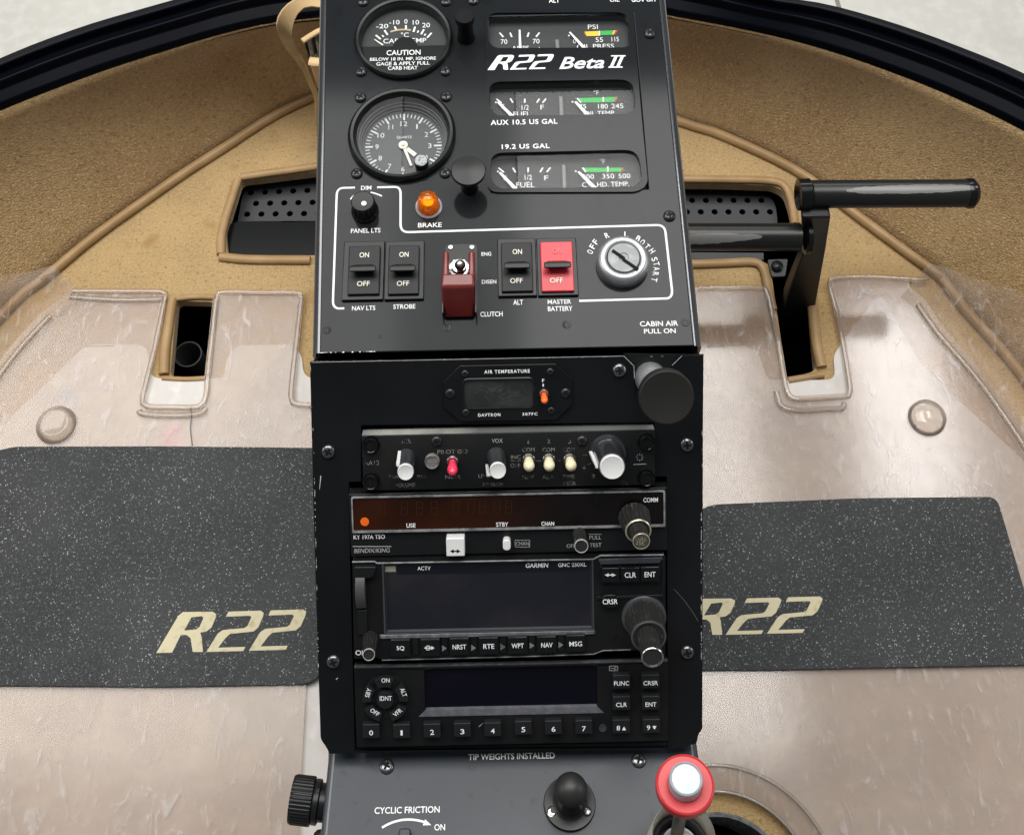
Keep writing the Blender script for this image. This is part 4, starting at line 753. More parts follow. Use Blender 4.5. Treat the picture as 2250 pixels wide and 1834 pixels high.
for xs in (((683, 800), (705, 1622), 1), ((1543.5, 786), (1540.5, 1600), -1)):
    a, b = MI.p(xs[0]), MI.p(xs[1]); d = .0016 * xs[2]; bm = nb(); loft(bm, [[(a.x, a.y, -.0021), (a.x + d, a.y, -.0021), (a.x + d, a.y, -.036), (a.x, a.y, -.036)], [(b.x, b.y, -.0021), (b.x + d, b.y, -.0021), (b.x + d, b.y, -.036), (b.x, b.y, -.036)]]); t.part('side_flange', bm, black)
bm = nb(); plate(bm, MI.pts([G(1250, 80), (1546, 779), G(2060, 640), G(1340, 640)], -.003), [], -.0045, -.0030); t.part('backing_plate', bm, satin)
for q in (F(245, 1095), G(1207, 245), G(1893, 1002), J(228, 95), I(1692, 1535)): screw(t, q, 15.2 * MI.s(q), m=screwb)
bm = nb(); z = .0001
for q0, q1, n, w in (((691, 1050), (700, 1480), 34, 1.6), ((682, 800), (690, 1000), 7, 1.3), ((1543, 800), (1543, 1100), 6, 1.4), ((1541, 1120), (1541, 1460), 46, 2.0), ((690, 794), (1365, 783), 26, .9), ((1430, 783), (1540, 781), 3, .8)): 
    bm = nb(); chips(bm, MI, q0, q1, n, z, w, 11); t.part('edge_wear_and_highlight', bm, chipm)
bm = nb()
for qs in ([(705, 1045), (702, 1075)], [J(250, 265), J(272, 250)]): 
    bm = nb(); stroke(bm, MI, qs[0], qs[1], 2.0, z, w1=.8); t.part('scratch', bm, chipm)
for q0, q1 in ((G(1255, 104), G(1356, 205)), (G(1356, 205), G(1362, 330)), (G(1745, 197), G(1845, 101)), ((684, 796), G(1252, 103))):
    bm = nb(); stroke(bm, MI, q0, q1, .9, z); t.part('edge_wear_and_highlight', bm, chipm)  # thin pale lines paint the highlight along the cut edges
bm = nb(); ribbon(bm, MI, qbez((1481, 1294), (1510, 1322), (1534, 1364), 8), .8, z); t.part('scratch', bm, mat('dim_scratch', (.12, .12, .12), .5))
TM = lambda bm, s, q, w, h, z, **k: text(bm, MI, s, q, w, h, z, **k)

# --- cabin air knob
t = Thing('cabin_air_control', 'large flat black round knob on a silver collar at the right of the radio panel', 'knob', MI, G(1530, 335)); c_ = MI.P(G(1530, 335)); k = MI.s(G(1530, 335))
bm = nb(); lathe(bm, c_, [(35 * k, -.004), (35 * k, .004), (33 * k, .0055), (30 * k, .007), (20 * k, .0075), (20 * k, .012), (18 * k, .022)], 44); t.part('collar', bm, satsil)
bm = nb(); tip = MI.p(G(1690, 527), .034); k2 = MI.s(G(1690, 527), .034); lathe(bm, (tip.x, tip.y, .024), [(30 * k2, 0), (50 * k2, .001), (60.5 * k2, .0035), (61.5 * k2, .007), (60.5 * k2, .0094), (58 * k2, .0100), (30 * k2, .0092), (.00001, .0089)], 72); t.part('cap', bm, mat('matte_black_knob', (.012, .0115, .0105), .55, spec=.35, bump=(900, .15, .0004)), smooth=25)

# --- outside air thermometer
t = Thing('air_thermometer', 'small octagonal air temperature display with a scratched window and orange lever', 'thermometer', MI, (1115, 862)); HT = .0018
oc = zz(F, [(1440, 372), (1605, 205)]) + zz(G, [(558, 180), (728, 332), (726, 600), (565, 750)]) + zz(F, [(1620, 782), (1446, 640)])
win = [*F(1656, 352), *G(328, 618)]; wx = MI.rect((win[0], win[1]), (win[2], win[3]), HT); wr_ = rrect(*wx, .0022)
bm = nb(); plate(bm, MI.pts(oc, HT), [wr_], .0001, HT); t.part('face_plate', bm, black, bev=.0004)
bm = nb(); g_ = .0008; loft(bm, [[(p.x, p.y, HT + .0003) for p in rrect(wx[0] - g_, wx[1] - g_, wx[2] + g_, wx[3] + g_, .003)], [(p.x, p.y, HT + .0006) for p in rrect(wx[0] - .0003, wx[1] - .0003, wx[2] + .0003, wx[3] + .0003, .0026)], [(p.x, p.y, HT - .001) for p in wr_]], False, False); t.part('window_rim', bm, satin)
bm = nb(); poly(bm, wr_, .0008); t.part('window', bm, scrs)
bm = nb()
for _ in range(60):
    a = (random.gauss(1100, 22), random.gauss(862, 11)); an = random.choice([R(-25), R(35), R(20), R(-40)]) + random.gauss(0, .3); l = random.uniform(5, 24)
    b = (a[0] + math.cos(an) * l, a[1] + math.sin(an) * l)
    if all(1027 < p[0] < 1166 and 840 < p[1] < 891 for p in (a, b)): stroke(bm, MI, a, b, .45, .00085, w1=.2)
t.part('scratches', bm, mat('faint_scratch', (.075, .08, .08), .5))
bm = nb(); TM(bm, 'AIR TEMPERATURE', (1114, 816), 100, 7.5, HT + .0001, bold=.05, sp=1.25); TM(bm, 'DAVTRON', F(1917, 716), 49, 6.8, HT + .0001, bold=.05, sp=1.3); TM(bm, '307FC', G(298, 692), 33, 6.5, HT + .0001, bold=.05, sp=1.3); TM(bm, 'F', G(433, 352), 4.5, 7, HT + .0001, bold=.03); stroke(bm, MI, G(433, 385), G(433, 412), 2.4, HT + .0001); t.part('printed_lettering', bm, white)
for q, r in ((F(1665, 287), 8), (F(1675, 690), 8), (G(505, 260), 8), (G(515, 655), 8), (F(1510, 492), 10.5), (G(662, 475), 10.5)): screw(t, q, r * MI.s(q), HT)
def bat(t, q, tip, rc_, h, r0, r1, m, hb=0.0, nm='lever'):
    k = MI.s(q); c_ = MI.P(q, hb); bm = nb(); lathe(bm, c_, [(rc_ * k, 0), (rc_ * k, .0022), (rc_ * k * .88, .0026), (rc_ * k * .66, .0024), (rc_ * k * .62, .0008)], 28); t.part('lever_collar', bm, chrome if m is not cream else screwb)
    bm = nb(); capsule(bm, MI.P(q, hb + .0012), MI.P(tip, hb + h), r0 * k, r1 * k, 20); t.part(nm, bm, m)
bat(t, G(440, 478), G(448, 573), 10.5, .011, 5, 8.0, orange, HT)

# --- intercom panel
t = Thing('intercom_panel', 'black intercom panel with white capped knobs and a row of small levers', 'intercom', MI, (1115, 1000)); HA = .0035
y0 = F(0, 924)[1]
p = [MI.p(F(588, 924), HA), MI.p(G(1568, 874), HA), MI.p(G(1572, 1428), HA), MI.p(F(588, 1487), HA)]
lt, rt_ = MI.p(F(590, 858), -.003), MI.p(G(1566, 812), -.003); ym = (p[0].y + p[1].y) / 2; yt_ = (lt.y + rt_.y) / 2; ybm = (p[2].y + p[3].y) / 2
bm = nb(); x0, x1 = p[0].x, p[1].x
loft(bm, [[(x, ybm, -.004), (x, ybm, HA), (x, ym, HA), (x, ym + .0004, HA - .0002), (x, yt_, -.002), (x, yt_, -.004)] for x in (x0, x1)]); t.part('face_plate', bm, face, bev=.0003)
bm = nb(); loft(bm, [[(x, ym + .0005, HA - .0001), (x, yt_ + .0003, -.0018), (x, yt_ + .0003, -.0032), (x, ym - .0002, HA - .0016)] for x in (x0 + .0002, x1 - .0002)]); t.part('top_edge', bm, mat('edge_with_painted_glints', (.14, .145, .14), .16, metal=.2, spec=.9, var=(18, (.42, .42, .38), .48, .64)))  # pale colour and patches paint the light caught by the bevel
for q in (F(690, 1020), F(690, 1400), G(1480, 970), G(1480, 1335)):
    k = MI.s(q); c_ = MI.P(q, HA); bm = nb(); lathe(bm, c_, [(20 * k, .0), (20 * k, .0005), (19 * k, .0009), (16.5 * k, .0008), (16 * k, .0002), (15.5 * k, .0030), (14.5 * k, .0036), (13 * k, .0034), (12.5 * k, .0024), (.00001, .0024)], 40); fs_ = t.part('fastener', bm, gloss, smooth=25)
    bm = nb(); box(bm, c_.x - .0004, c_.y - 11 * k, c_.x + .0004, c_.y + 11 * k, HA + .0024, HA + .0027); t.part('slot', bm, dull, fs_)
for q in (F(1370, 988), G(828, 962)): screw(t, q, 11.5 * MI.s(q), HA)
bm = nb(); zt = HA + .00012
for s, f, x, y, w, h in (('ICS', F, 1055, 990, 92, 44), ('PILOT ISO', F, 1535, 1098, 312, 42), ('AA12', F, 693, 1215, 160, 46), ('MIN', F, 925, 1358, 92, 36), ('MAX', F, 1215, 1358, 95, 36), ('VOLUME', F, 1040, 1445, 215, 40), ('NOR', F, 1540, 1360, 160, 38), ('LIVE', F, 1860, 1350, 110, 38), ('SQUELCH', F, 1950, 1440, 210, 40)): TM(bm, s, f(x, y), w * .21127, h * .21127, zt, bold=0)
for s, x, y, w, h in (('1', 280, 970, 16, 44), ('2', 488, 970, 34, 44), ('3', 702, 970, 32, 44), ('COM', 283, 1055, 124, 42), ('COM', 488, 1055, 124, 42), ('COM', 693, 1055, 118, 42), ('NAV', 280, 1335, 116, 42), ('ADF', 480, 1330, 112, 42), ('DME', 695, 1330, 116, 42), ('MKR', 705, 1395, 126, 42), ('INC', 155, 1130, 100, 40), ('OFF', 150, 1215, 104, 40), ('2', 850, 1225, 34, 42), ('3', 943, 1325, 34, 42), ('TX', 1260, 1395, 70, 42)): TM(bm, s, G(x, y), w * .21596, h * .21596, zt, bold=0)
for a, b in (((355, 1168), (410, 1168)), ((565, 1165), (610, 1165)), ((840, 1108), (880, 1108)), ((890, 1205), (920, 1192)), ((100, 1168), (205, 1168))): stroke(bm, MI, G(*a), G(*b), 1.0, zt)
t.part('printed_lettering', bm, wdim)
bm = nb(); TM(bm, 'VOX', F(2000, 985), 112 * .21127, 42 * .21127, zt, bold=0)
c_ = MI.p(G(1415, 1132), zt); k = MI.s(G(1415, 1132))
for i in range(8): a = R(45 * i); d = Vector((math.cos(a), math.sin(a))); stroke(bm, MI, (G(1415, 1132)[0] + 5 * d.x, G(1415, 1132)[1] + 5 * d.y), (G(1415, 1132)[0] + 8.5 * d.x, G(1415, 1132)[1] + 8.5 * d.y), 1.2, zt)
stroke(bm, MI, G(1350, 1205), G(1480, 1200), 1.6, zt); t.part('printed_mark', bm, wmid)
def capknob(q, tip, rb_, rt2, rcap, h, stripe, hb, nm='rotary_knob'):
    k = MI.s(q); a = MI.P(q, hb); b = MI.P(tip, hb + h); bm = nb(); ax = b - a; ln = ax.length
    lathe(bm, a, [(rb_ * k * 1.06, 0), (rb_ * k * 1.06, .0015), (rb_ * k, .002), (rt2 * k, ln * .86), (rt2 * k, ln * .9)], 40, ax=ax, cap1=True); kn = t.part(nm, bm, MATS['clear_black_knob'])
    bm = nb(); lathe(bm, a + ax * .84, [(rcap * k * .97, 0), (rcap * k, ln * .02), (rcap * k, ln * .13), (rcap * k * .93, ln * .16), (rcap * k * .80, ln * .15), (.00001, ln * .145)], 48, ax=ax); t.part('white_cap', bm, whp, kn, smooth=25)
    p0, p1, p2 = stripe; hz0, hz1 = hb + h * .12, hb + h * .86; A0, A1, A2 = MI.P(p0, hz0), MI.P(p1, hz1), MI.P(p2, hz1); w = 4.0 * k
    bm = nb(); loft(bm, [[(v_.x - w * f, v_.y - .0004, v_.z), (v_.x + w * f, v_.y - .0004, v_.z), (v_.x + w * f, v_.y + .0008, v_.z), (v_.x - w * f, v_.y + .0008, v_.z)] for v_, f in ((A0, .8), (A1, .9))]); tube(bm, [A1, A2], w * .75, 8); t.part('pointer_stripe', bm, whp, kn)
mat('clear_black_knob', (.020, .022, .025), .15, spec=.7, coat=.5)
capknob(F(1053, 1165), F(1047, 1315), 20, 18, 17.2, .0235, (F(985, 1105), F(968, 1240), F(1000, 1270)), HA)
capknob(F(1990, 1150), F(2007, 1300), 20, 18, 17.2, .0235, (F(1893, 1245), F(1908, 1345), F(1950, 1340)), HA)
capknob(G(1090, 1085), G(1137, 1237), 35, 29, 26, .0245, (G(915, 1085), G(985, 1235), G(1020, 1225)), HA)
bm = nb(); q = G(1090, 1085); c_ = MI.P(q, HA); k = MI.s(q); lathe(bm, c_, [(41 * k, 0), (41 * k, .0015), (38 * k, .003), (35 * k, .0032)], 48); t.part('knob_skirt', bm, MATS['clear_black_knob'])
bm = nb(); q = F(1325, 1188); c_ = MI.P(q, HA); k = MI.s(q); lathe(bm, c_, [(16.5 * k, 0), (16.5 * k, .0028), (14.5 * k, .0034), (13 * k, .0026), (.00001, .0026)], 32); t.part('lamp_button', bm, mat('grey_lamp_lens', (.16, .155, .145), .3, metal=.3, var=(600, (.24, .235, .22), .45, .6)))
bat(t, F(1535, 1190), F(1535, 1325), 12.5, .016, 7, 11.5, redl, HA, 'red_lever')
for q, tp in ((G(285, 1150), G(290, 1245)), (G(490, 1150), G(497, 1242)), (G(702, 1150), G(722, 1240))): bat(t, q, tp, 14.5, .013, 9, 12.2, cream, HA, 'cream_lever')

# --- comm radio
t = Thing('comm_radio', 'comm radio with an orange brown unlit display above a white arrow button', 'radio', MI, (1115, 1150)); HC = .0050
TL, TR = H(372, 92), I(1512, 55)
def rowb(qa, qb, z): a, b = MI.p(qa, z), MI.p(qb, z); return a.x, b.x, (a.y + b.y) / 2
x0, x1, yA = rowb(H(385, 45), I(1505, 12), -.002); xa, xb, yB = rowb(H(372, 98), I(1510, 60), .003); xc, xd, yC = rowb(H(395, 128), I(1494, 92), HC); _, _, yD = rowb(H(397, 475), I(1492, 408), HC); _, _, yE = rowb(H(397, 705), I(1508, 625), .002)
bm = nb(); loft(bm, [[(x0, yA, -.004), (x1, yA, -.004), (x1, yE, -.004), (x0, yE, -.004)], [(x0, yA, -.002), (x1, yA, -.002), (x1, yE, .0015), (x0, yE, .0015)], [(xa, yB, .003), (xb, yB, .003), (xb, yE + .0005, .0025), (xa, yE + .0005, .0025)]]); t.part('case', bm, satin, bev=.0005)
_w = MI.rect(H(414, 152), I(1480, 380), HC); _o = (xc, yD, xd, yC)
bm = nb(); plate(bm, rrect(*_o, .0006), [rrect(*_w, .0010)], .0028, HC); t.part('display_rim', bm, trim, bev=.0006)
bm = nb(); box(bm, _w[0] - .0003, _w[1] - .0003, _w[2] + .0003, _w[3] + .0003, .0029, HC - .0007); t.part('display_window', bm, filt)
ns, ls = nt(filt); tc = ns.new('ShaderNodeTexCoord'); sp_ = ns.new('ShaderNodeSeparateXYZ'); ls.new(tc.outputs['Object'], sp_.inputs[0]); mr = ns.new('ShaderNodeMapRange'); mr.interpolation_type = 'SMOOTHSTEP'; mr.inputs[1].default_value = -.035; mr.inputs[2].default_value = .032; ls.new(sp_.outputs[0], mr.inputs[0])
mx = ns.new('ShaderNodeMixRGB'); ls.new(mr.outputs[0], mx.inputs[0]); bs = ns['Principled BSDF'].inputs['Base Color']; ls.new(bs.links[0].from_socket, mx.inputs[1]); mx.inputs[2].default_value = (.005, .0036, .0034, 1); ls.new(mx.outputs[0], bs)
bm = nb(); zf = HC - .0006
for i, x in enumerate((690, 905, 1050, 1190, 1400, 1540, 1650, 1790, 1900)):
    w, h = 62, 120; cx, cy = H(x, 248 - (x - 690) * .012)
    for (ax_, ay, bx_, by) in ((-.42, -.5, .5, -.5), (-.46, 0, .46, 0), (-.5, .5, .42, .5), (.5, -.5, .46, 0), (.46, 0, .42, .5), (-.42, -.5, -.46, 0), (-.46, 0, -.5, .5)):
        if i in (0, 5) and ax_ * bx_ < 0: continue
        stroke(bm, MI, (cx + ax_ * w * .2304, cy + ay * h * .2304), (cx + bx_ * w * .2304, cy + by * h * .2304), 1.6, zf)
t.part('digit_segments', bm, digit)
bm = nb(); c_ = MI.P(H(527, 372), zf); k = MI.s(H(527, 372)); lathe(bm, c_, [(9.5 * k, 0), (9.5 * k, .0001), (.00001, .00012)], 24); t.part('photocell_dot', bm, odot)
bm = nb()
for s, q, w, h in (('USE', H(968, 408), 20, 9.5), ('STBY', H(1838, 398), 27, 9.5), ('CHAN', I(428, 372), 28, 9), ('COMM', I(1362, 157), 32, 10)): TM(bm, s, q, w, h, zf + .0001, bold=.03)
TM(bm, 'KY 197A TSO', H(570, 517), 69, 9.5, .0030, bold=.025); t.part('printed_lettering', bm, white)
bm = nb(); TM(bm, 'BENDIX/KING', H(597, 647), 79, 9.5, .0030, bold=.01, shear=.15); stroke(bm, MI, H(412, 608), H(780, 608), 1.8, .0030); TM(bm, 'CHAN', I(198, 553), 28, 8.5, .0030, bold=0)
for a, b in (((132, 522), (264, 522)), ((132, 584), (264, 584)), ((132, 522), (132, 584)), ((264, 522), (264, 584)), ((800, 468), (915, 468))): stroke(bm, MI, I(*a), I(*b), 1.1, .0030)
TM(bm, 'PULL', I(860, 498), 26, 8.5, .0030, bold=0); TM(bm, 'TEST', I(862, 566), 26, 8.5, .0030, bold=0); TM(bm, 'OFF', I(640, 574), 20, 8.5, .0030, bold=0); t.part('raised_lettering', bm, wmid)
def button(t, nm, q0, q1, h, hb, m, r=.0008, bev=.0008):
    x0, y0, x1, y1 = MI.rect(q0, q1, h); bm = nb(); prism(bm, rrect(x0, y0, x1, y1, r, 4), hb, h); return t.part(nm, bm, m, bev=bev)
b_ = button(t, 'transfer_button', H(1304, 530), H(1480, 704), .0095, .0025, whp, .0008)
def dbl_arrow(bm, q, w, h, z, s=.3):
    x, y = q; stroke(bm, MI, (x - w * .35, y), (x + w * .35, y), h * s, z)
    for d in (-1, 1): region(bm, MI, [(x + d * w * .5, y), (x + d * w * .15, y - h / 2), (x + d * w * .15, y + h / 2)][::d], z)
bm = nb(); dbl_arrow(bm, H(1390, 654), 23, 9, .0096); t.part('arrow_mark', bm, dull, b_)
button(t, 'channel_button', I(20, 520), I(92, 618), .008, .0025, whp, .0022)
def knobstack(t, q, hb, tiers, nm='tuning_knob', seg=None):
    a = MI.P(q, hb); first = None
    for j, (tip, h0, h1, r0, r1, fl, n, m, capm) in enumerate(tiers):
        ax = (MI.P(tip, hb + h1) - a); ax = ax / ax.z; s_ = a + ax * h0; ln = (ax * (h1 - h0)).length; k = MI.s(tip, hb + h1); bm = nb()
        lathe(bm, s_, [(r0 * k, 0), (r0 * k, ln * .10, fl), (r1 * k, ln * .92, fl), (r1 * k * .97, ln * .97), (r1 * k * .93, ln), (r1 * k * .84, ln * 1.0), (r1 * k * .80, ln * .985), (.00001, ln * .985)], n * 4, ax=ax)
        o = t.part(nm, bm, m, first, smooth=28); first = first or o
        if capm:
            bm = nb(); lathe(bm, s_ + ax * (h1 - h0) * .985, [(r1 * k * 1.0, -.0004), (r1 * k * 1.0, .0003), (r1 * k * .95, .0006), (r1 * k * .88, .0005), (r1 * k * .86, 0)], 48, ax=ax, cap0=False, cap1=False); t.part('cap_ring', bm, capm, o)
        tipc = s_ + ax * (h1 - h0)
    return tipc, ax, o
knobm = mat('worn_black_knob', (.018, .018, .017), .34, spec=.5, var=(260, (.06, .06, .055), .58, .75))
knobstack(t, I(712, 448), .003, [(I(733, 577), 0, .0185, 15, 15.5, .0004, 12, knobm, wmid)], 'volume_knob')
tc_, ax_, o_ = knobstack(t, I(1212, 310), HC, [(I(1250, 440), 0, .013, 36, 29, .0009, 20, knobm, gold), (I(1277, 532), .013, .0245, 20, 19.5, .0007, 14, knobm, gold)])
bm = nb(); c_ = tc_ + ax_.normalized() * .0001; k = MI.s(I(1275, 530), .03)
lathe(bm, c_, [(15.5 * k, -.0002), (15.5 * k, 0), (.00001, .00002)], 30, ax=ax_); cp = t.part('knob_face', bm, mat('brass_dark_face', (.10, .095, .075), .35, metal=.5), o_)
bm = nb(); TM(bm, 'PULL', I(1277, 508), 24, 8, c_.z + .0003, rot=-8, bold=.01); TM(bm, '25K', I(1270, 548), 20, 9, c_.z + .0003, rot=-8, bold=.01); t.part('lettering', bm, gold, cp)
bm = nb(); c_ = MI.P(I(873, 180), HC - .0007); k = MI.s(I(873, 180)); lathe(bm, c_, [(7.6 * k, 0), (7.4 * k, .0004), (6 * k, .0005), (5.6 * k, .0001), (.00001, .0001)], 24); t.part('lock_hole', bm, dull)

# --- navigator
t = Thing('gps_navigator', 'gps navigator with a wide dark blue screen and a row of lettered keys', 'navigator', MI, (1115, 1320)); HG = .0050
bm = nb(); o_ = MI.pts([H(407, 752), H(420, 736), I(1478, 652), I(1497, 668), I(1497, 1600), I(1230, 1520), I(930, 1525), I(860, 1555), H(690, 1690), H(650, 1665), H(425, 1680)], HG); s_ = MI.rect(H(722, 775), I(826, 1322), HG)
plate(bm, rounded(o_, .0012), [rrect(*s_, .0004)], -.002, HG); t.part('case', bm, face, bev=.0007)
bm = nb(); g_ = .0011; sd = .0022
loft(bm, [[(p.x, p.y, HG + .0004) for p in rrect(s_[0] - g_, s_[1] - g_ * 1.6, s_[2] + g_, s_[3] + g_ * .6, .001)], [(p.x, p.y, HG + .0004) for p in rrect(s_[0] - .0003, s_[1] - .0003, s_[2] + .0003, s_[3] + .0002, .0006)], [(p.x, p.y, HG - sd) for p in rrect(s_[0] + .0004, s_[1] + .0006, s_[2] - .0004, s_[3] - .0001, .0003)]], False, False); t.part('screen_bezel', bm, mat('grey_bezel', (.035, .038, .045), .3, spec=.6))
bm = nb(); box(bm, s_[0] - .0005, s_[1] - .0005, s_[2] + .0005, s_[3] + .0005, HG - .004, HG - sd + .0001); t.part('screen', bm, scr)
r_ = MI.rect(H(832, 776), I(826, 790 - 0), HG - sd); bm = nb(); x0, y0, x1, y1 = MI.rect(H(835, 780), I(800, 790), HG - sd + .0003); y0 = MI.p((1110, H(0, 815)[1]), HG - sd).y - .0020; box(bm, x0, y0, x1, s_[3], HG - sd + .0001, HG - sd + .0003); t.part('title_strip', bm, mat('black_navy_strip', (.004, .005, .009), .12))
bm = nb(); q0, q1 = H(700, 797), H(822, 848); x0, y0, x1, y1 = MI.rect(q0, q1, HG - sd + .0003); box(bm, x0, y0, x1, y1, HG - sd + .0001, HG - sd + .0004); t.part('aged_corner', bm, mat('yellowed_grey', (.23, .22, .18), .5))
bm = nb(); zs = HG - sd + .0005; TM(bm, 'ACTV', H(1092, 816), 29, 8.5, zs, bold=.025); TM(bm, 'GNC 250XL', I(650, 745), 62, 8.5, zs, bold=.02); TM(bm, 'GARMIN', I(331, 750), 50, 10, zs, bold=.02, shear=.18); t.part('printed_lettering', bm, white)
bm = nb(); r1_ = MI.rect(H(665, 1445), I(860, 1372), HG); loft(bm, [[(r1_[0], r1_[1], HG + .0001), (r1_[2], r1_[1], HG + .0001), (r1_[2], r1_[3], HG + .0001), (r1_[0], r1_[3], HG + .0001)], [(r1_[0] + .001, r1_[1] + .0003, HG + .0012), (r1_[2] - .001, r1_[1] + .0003, HG + .0012), (r1_[2] - .001, r1_[3] - .0002, HG + .0006), (r1_[0] + .001, r1_[3] - .0002, HG + .0006)]]); t.part('ledge', bm, mat('grey_ledge', (.055, .058, .066), .32, spec=.6, var=(200, (.11, .115, .12), .5, .68)), bev=.0002)
kl = HG + .0034
def key(t, s, q, w, h, hk, hb, tw=None, th_=None, m=None, mark=None, r=.0006, tdy=0):
    o = button(t, 'key', (q[0] - w / 2, q[1] - h / 2), (q[0] + w / 2, q[1] + h / 2), hk, hb, m or keymat, r, .0006); bm = nb()
    if s: TM(bm, s, (q[0], q[1] + tdy), tw, th_, hk + .0001, bold=.018)
    if mark: mark(bm, hk + .0001)
    t.part('legend', bm, white, o); return o
def dto(bm, z):
    x, y = H(1143, 1575); stroke(bm, MI, (x - 11, y), (x + 10, y), 1.8, z); region(bm, MI, [(x + 12, y), (x + 4, y - 4), (x + 4, y + 4)], z); c_ = MI.p((x - 3, y), z); k = MI.s((x, y), z)
    for i in range(14):
        a, b = 2 * math.pi * i / 14, 2 * math.pi * (i + 1) / 14; poly(bm, [(c_.x + math.cos(v_) * r_ * k, c_.y + math.sin(v_) * r_ * k) for v_, r_ in ((a, 5.6), (b, 5.6), (b, 4.0), (a, 4.0))], z)
for s, q, tw in (('SQ', H(868, 1580), 17), ('', H(1152, 1575), 0), ('NRST', H(1430, 1566), 30), ('RTE', H(1710, 1560), 24), ('WPT', I(155, 1480), 27), ('NAV', I(420, 1474), 25), ('MSG', I(682, 1463), 28)):
    key(t, s, q, 43, 37, kl, HG - .001, tw, 10.5, gloss, dto if not s else None)
bm = nb(); grk = mat('grey_key_marker', (.20, .20, .195), .5)
for q in (H(1288, 1578), H(1566, 1575), H(1845, 1566), I(24, 1490), I(286, 1478), I(548, 1472)): region(bm, MI, [(q[0] - 5.5, q[1] - 7), (q[0] + 5, q[1]), (q[0] - 5.5, q[1] + 7)], HG + .0009)
t.part('arrow_marks', bm, grk)
for q in (H(1010, 1550), H(1290, 1545), H(1568, 1540), H(1848, 1535), I(285, 1450), I(548, 1440)):
    button(t, 'key_divider', (q[0] - 7, q[1] - 17), (q[0] + 7, q[1] + 22), HG + .0008, HG - .001, face, .0004, .0004)
o_ = [(905, 765), (1445, 760), (1432, 905), (930, 910)]
bm = nb(); prism(bm, rounded(MI.pts(zz(I, [(895, 755), (1452, 750), (1440, 915), (922, 922)]), HG), .0008), HG - .001, HG + .0006); t.part('key_surround', bm, satin, bev=.0004)
for s, q, tw, w in (('', I(1000, 842), 0, 40), ('CLR', I(1178, 838), 25, 42), ('ENT', I(1357, 833), 24, 42)): key(t, s, q, w, 32, kl, HG + .0002, tw, 11.5, gloss, (lambda bm, z: dbl_arrow(bm, I(995, 838), 25, 7.5, z, .32)) if not s else None)
key(t, 'CRSR', I(995, 1080), 40, 29, kl, HG - .001, 33, 11, gloss, r=.0042)
bm = nb(); prism(bm, rounded(MI.pts(zz(I, [(870, 1030), (1460, 1012), (1460, 690), (1478, 690), (1478, 1040), (1300, 1046), (1120, 1052), (870, 1060)]), HG), .0003), HG, HG + .0008); t.part('raised_rib', bm, satin, bev=.0003)
bm = nb(); prism(bm, rounded(MI.pts(zz(I, [(885, 690), (1470, 672), (1440, 722), (905, 735)]), HG), .0005), HG, HG + .0012); t.part('top_ledge', bm, MATS['grey_bezel'], bev=.0005)
bm = nb(); c_ = MI.P(I(1048, 1408), HG); k = MI.s(I(1048, 1408)); lathe(bm, c_, [(6.5 * k, 0), (6.3 * k, .0003), (5.2 * k, .0003), (5 * k, .00005), (.00001, .00005)], 20); t.part('lock_hole', bm, dull)
knobstack(t, I(1300, 1215), HG, [(I(1345, 1400), 0, .0175, 45, 39, .0009, 30, knobm, greyb), (I(1378, 1587), .0175, .0360, 24.5, 24.5, .0008, 18, knobm, chrome)])
bm = nb(); q = I(1300, 1215); c_ = MI.P(q, HG); k = MI.s(q); lathe(bm, c_, [(49 * k, 0), (48 * k, .0014), (45 * k, .0019)], 44); t.part('knob_skirt', bm, MATS['grey_bezel'])
bm = nb(); TM(bm, 'OFF', H(500, 1620), 28, 11, HG + .0001, bold=.02); t.part('printed_mark', bm, white)
knobstack(t, H(583, 1478), HG, [(H(566, 1640), 0, .0215, 17.5, 13.5, .0007, 14, knobm, wmid)], 'power_knob')
bm = nb(); prism(bm, rounded(MI.pts(zz(H, [(430, 782), (640, 780), (635, 830), (600, 890), (430, 890)]), HG), .0008), HG - .001, HG + .0032); t.part('card_door_top', bm, satin, bev=.0006)
bm = nb(); prism(bm, MI.pts(zz(H, [(428, 895), (690, 895), (690, 1450), (470, 1462), (428, 1440)]), HG), HG, HG + .0002); t.part('card_slot', bm, dull)
r_ = MI.rect(H(440, 890), H(532, 1205), HG + .003); bm = nb(); loft(bm, [[(x, r_[3] + (r_[1] - r_[3]) * f, HG + .0002), (x, r_[3] + (r_[1] - r_[3]) * f, HG + .0008 + .0042 * math.sin(math.pi * min(.9, .15 + f * .75)))][::1] + [] for f in [0] for x in ()] or [[(xx, r_[3] + (r_[1] - r_[3]) * f, HG + .0010 + .0046 * math.sin(math.pi * (.12 + f * .8))) for f in [i / 10 for i in range(11)]] + [(xx, r_[1], HG + .0002), (xx, r_[3], HG + .0002)] for xx in (r_[0], r_[2])]); t.part('card_lever', bm, greyb, bev=.0003)
bm = nb(); r_ = MI.rect(H(462, 1215), H(552, 1450), HG + .001); box(bm, r_[0], r_[1], r_[2], r_[3], HG, HG + .0012); t.part('card_edge', bm, satin, bev=.0003)

bm = nb(); tube(bm, [MI.P(q, HG + .0002) for q in (H(408, 756), H(620, 752), H(645, 768), I(840, 695), I(905, 662), I(1478, 655))], .00042, 8); t.part('edge_highlight', bm, trim)  # both pale tubes stand in for highlights along the case edges
bm = nb(); tube(bm, [MI.P(q, HG - .0004) for q in (H(692, 1688), I(300, 1572), I(845, 1552), I(930, 1520), I(1180, 1512))], .0005, 8); t.part('edge_highlight', bm, trim)
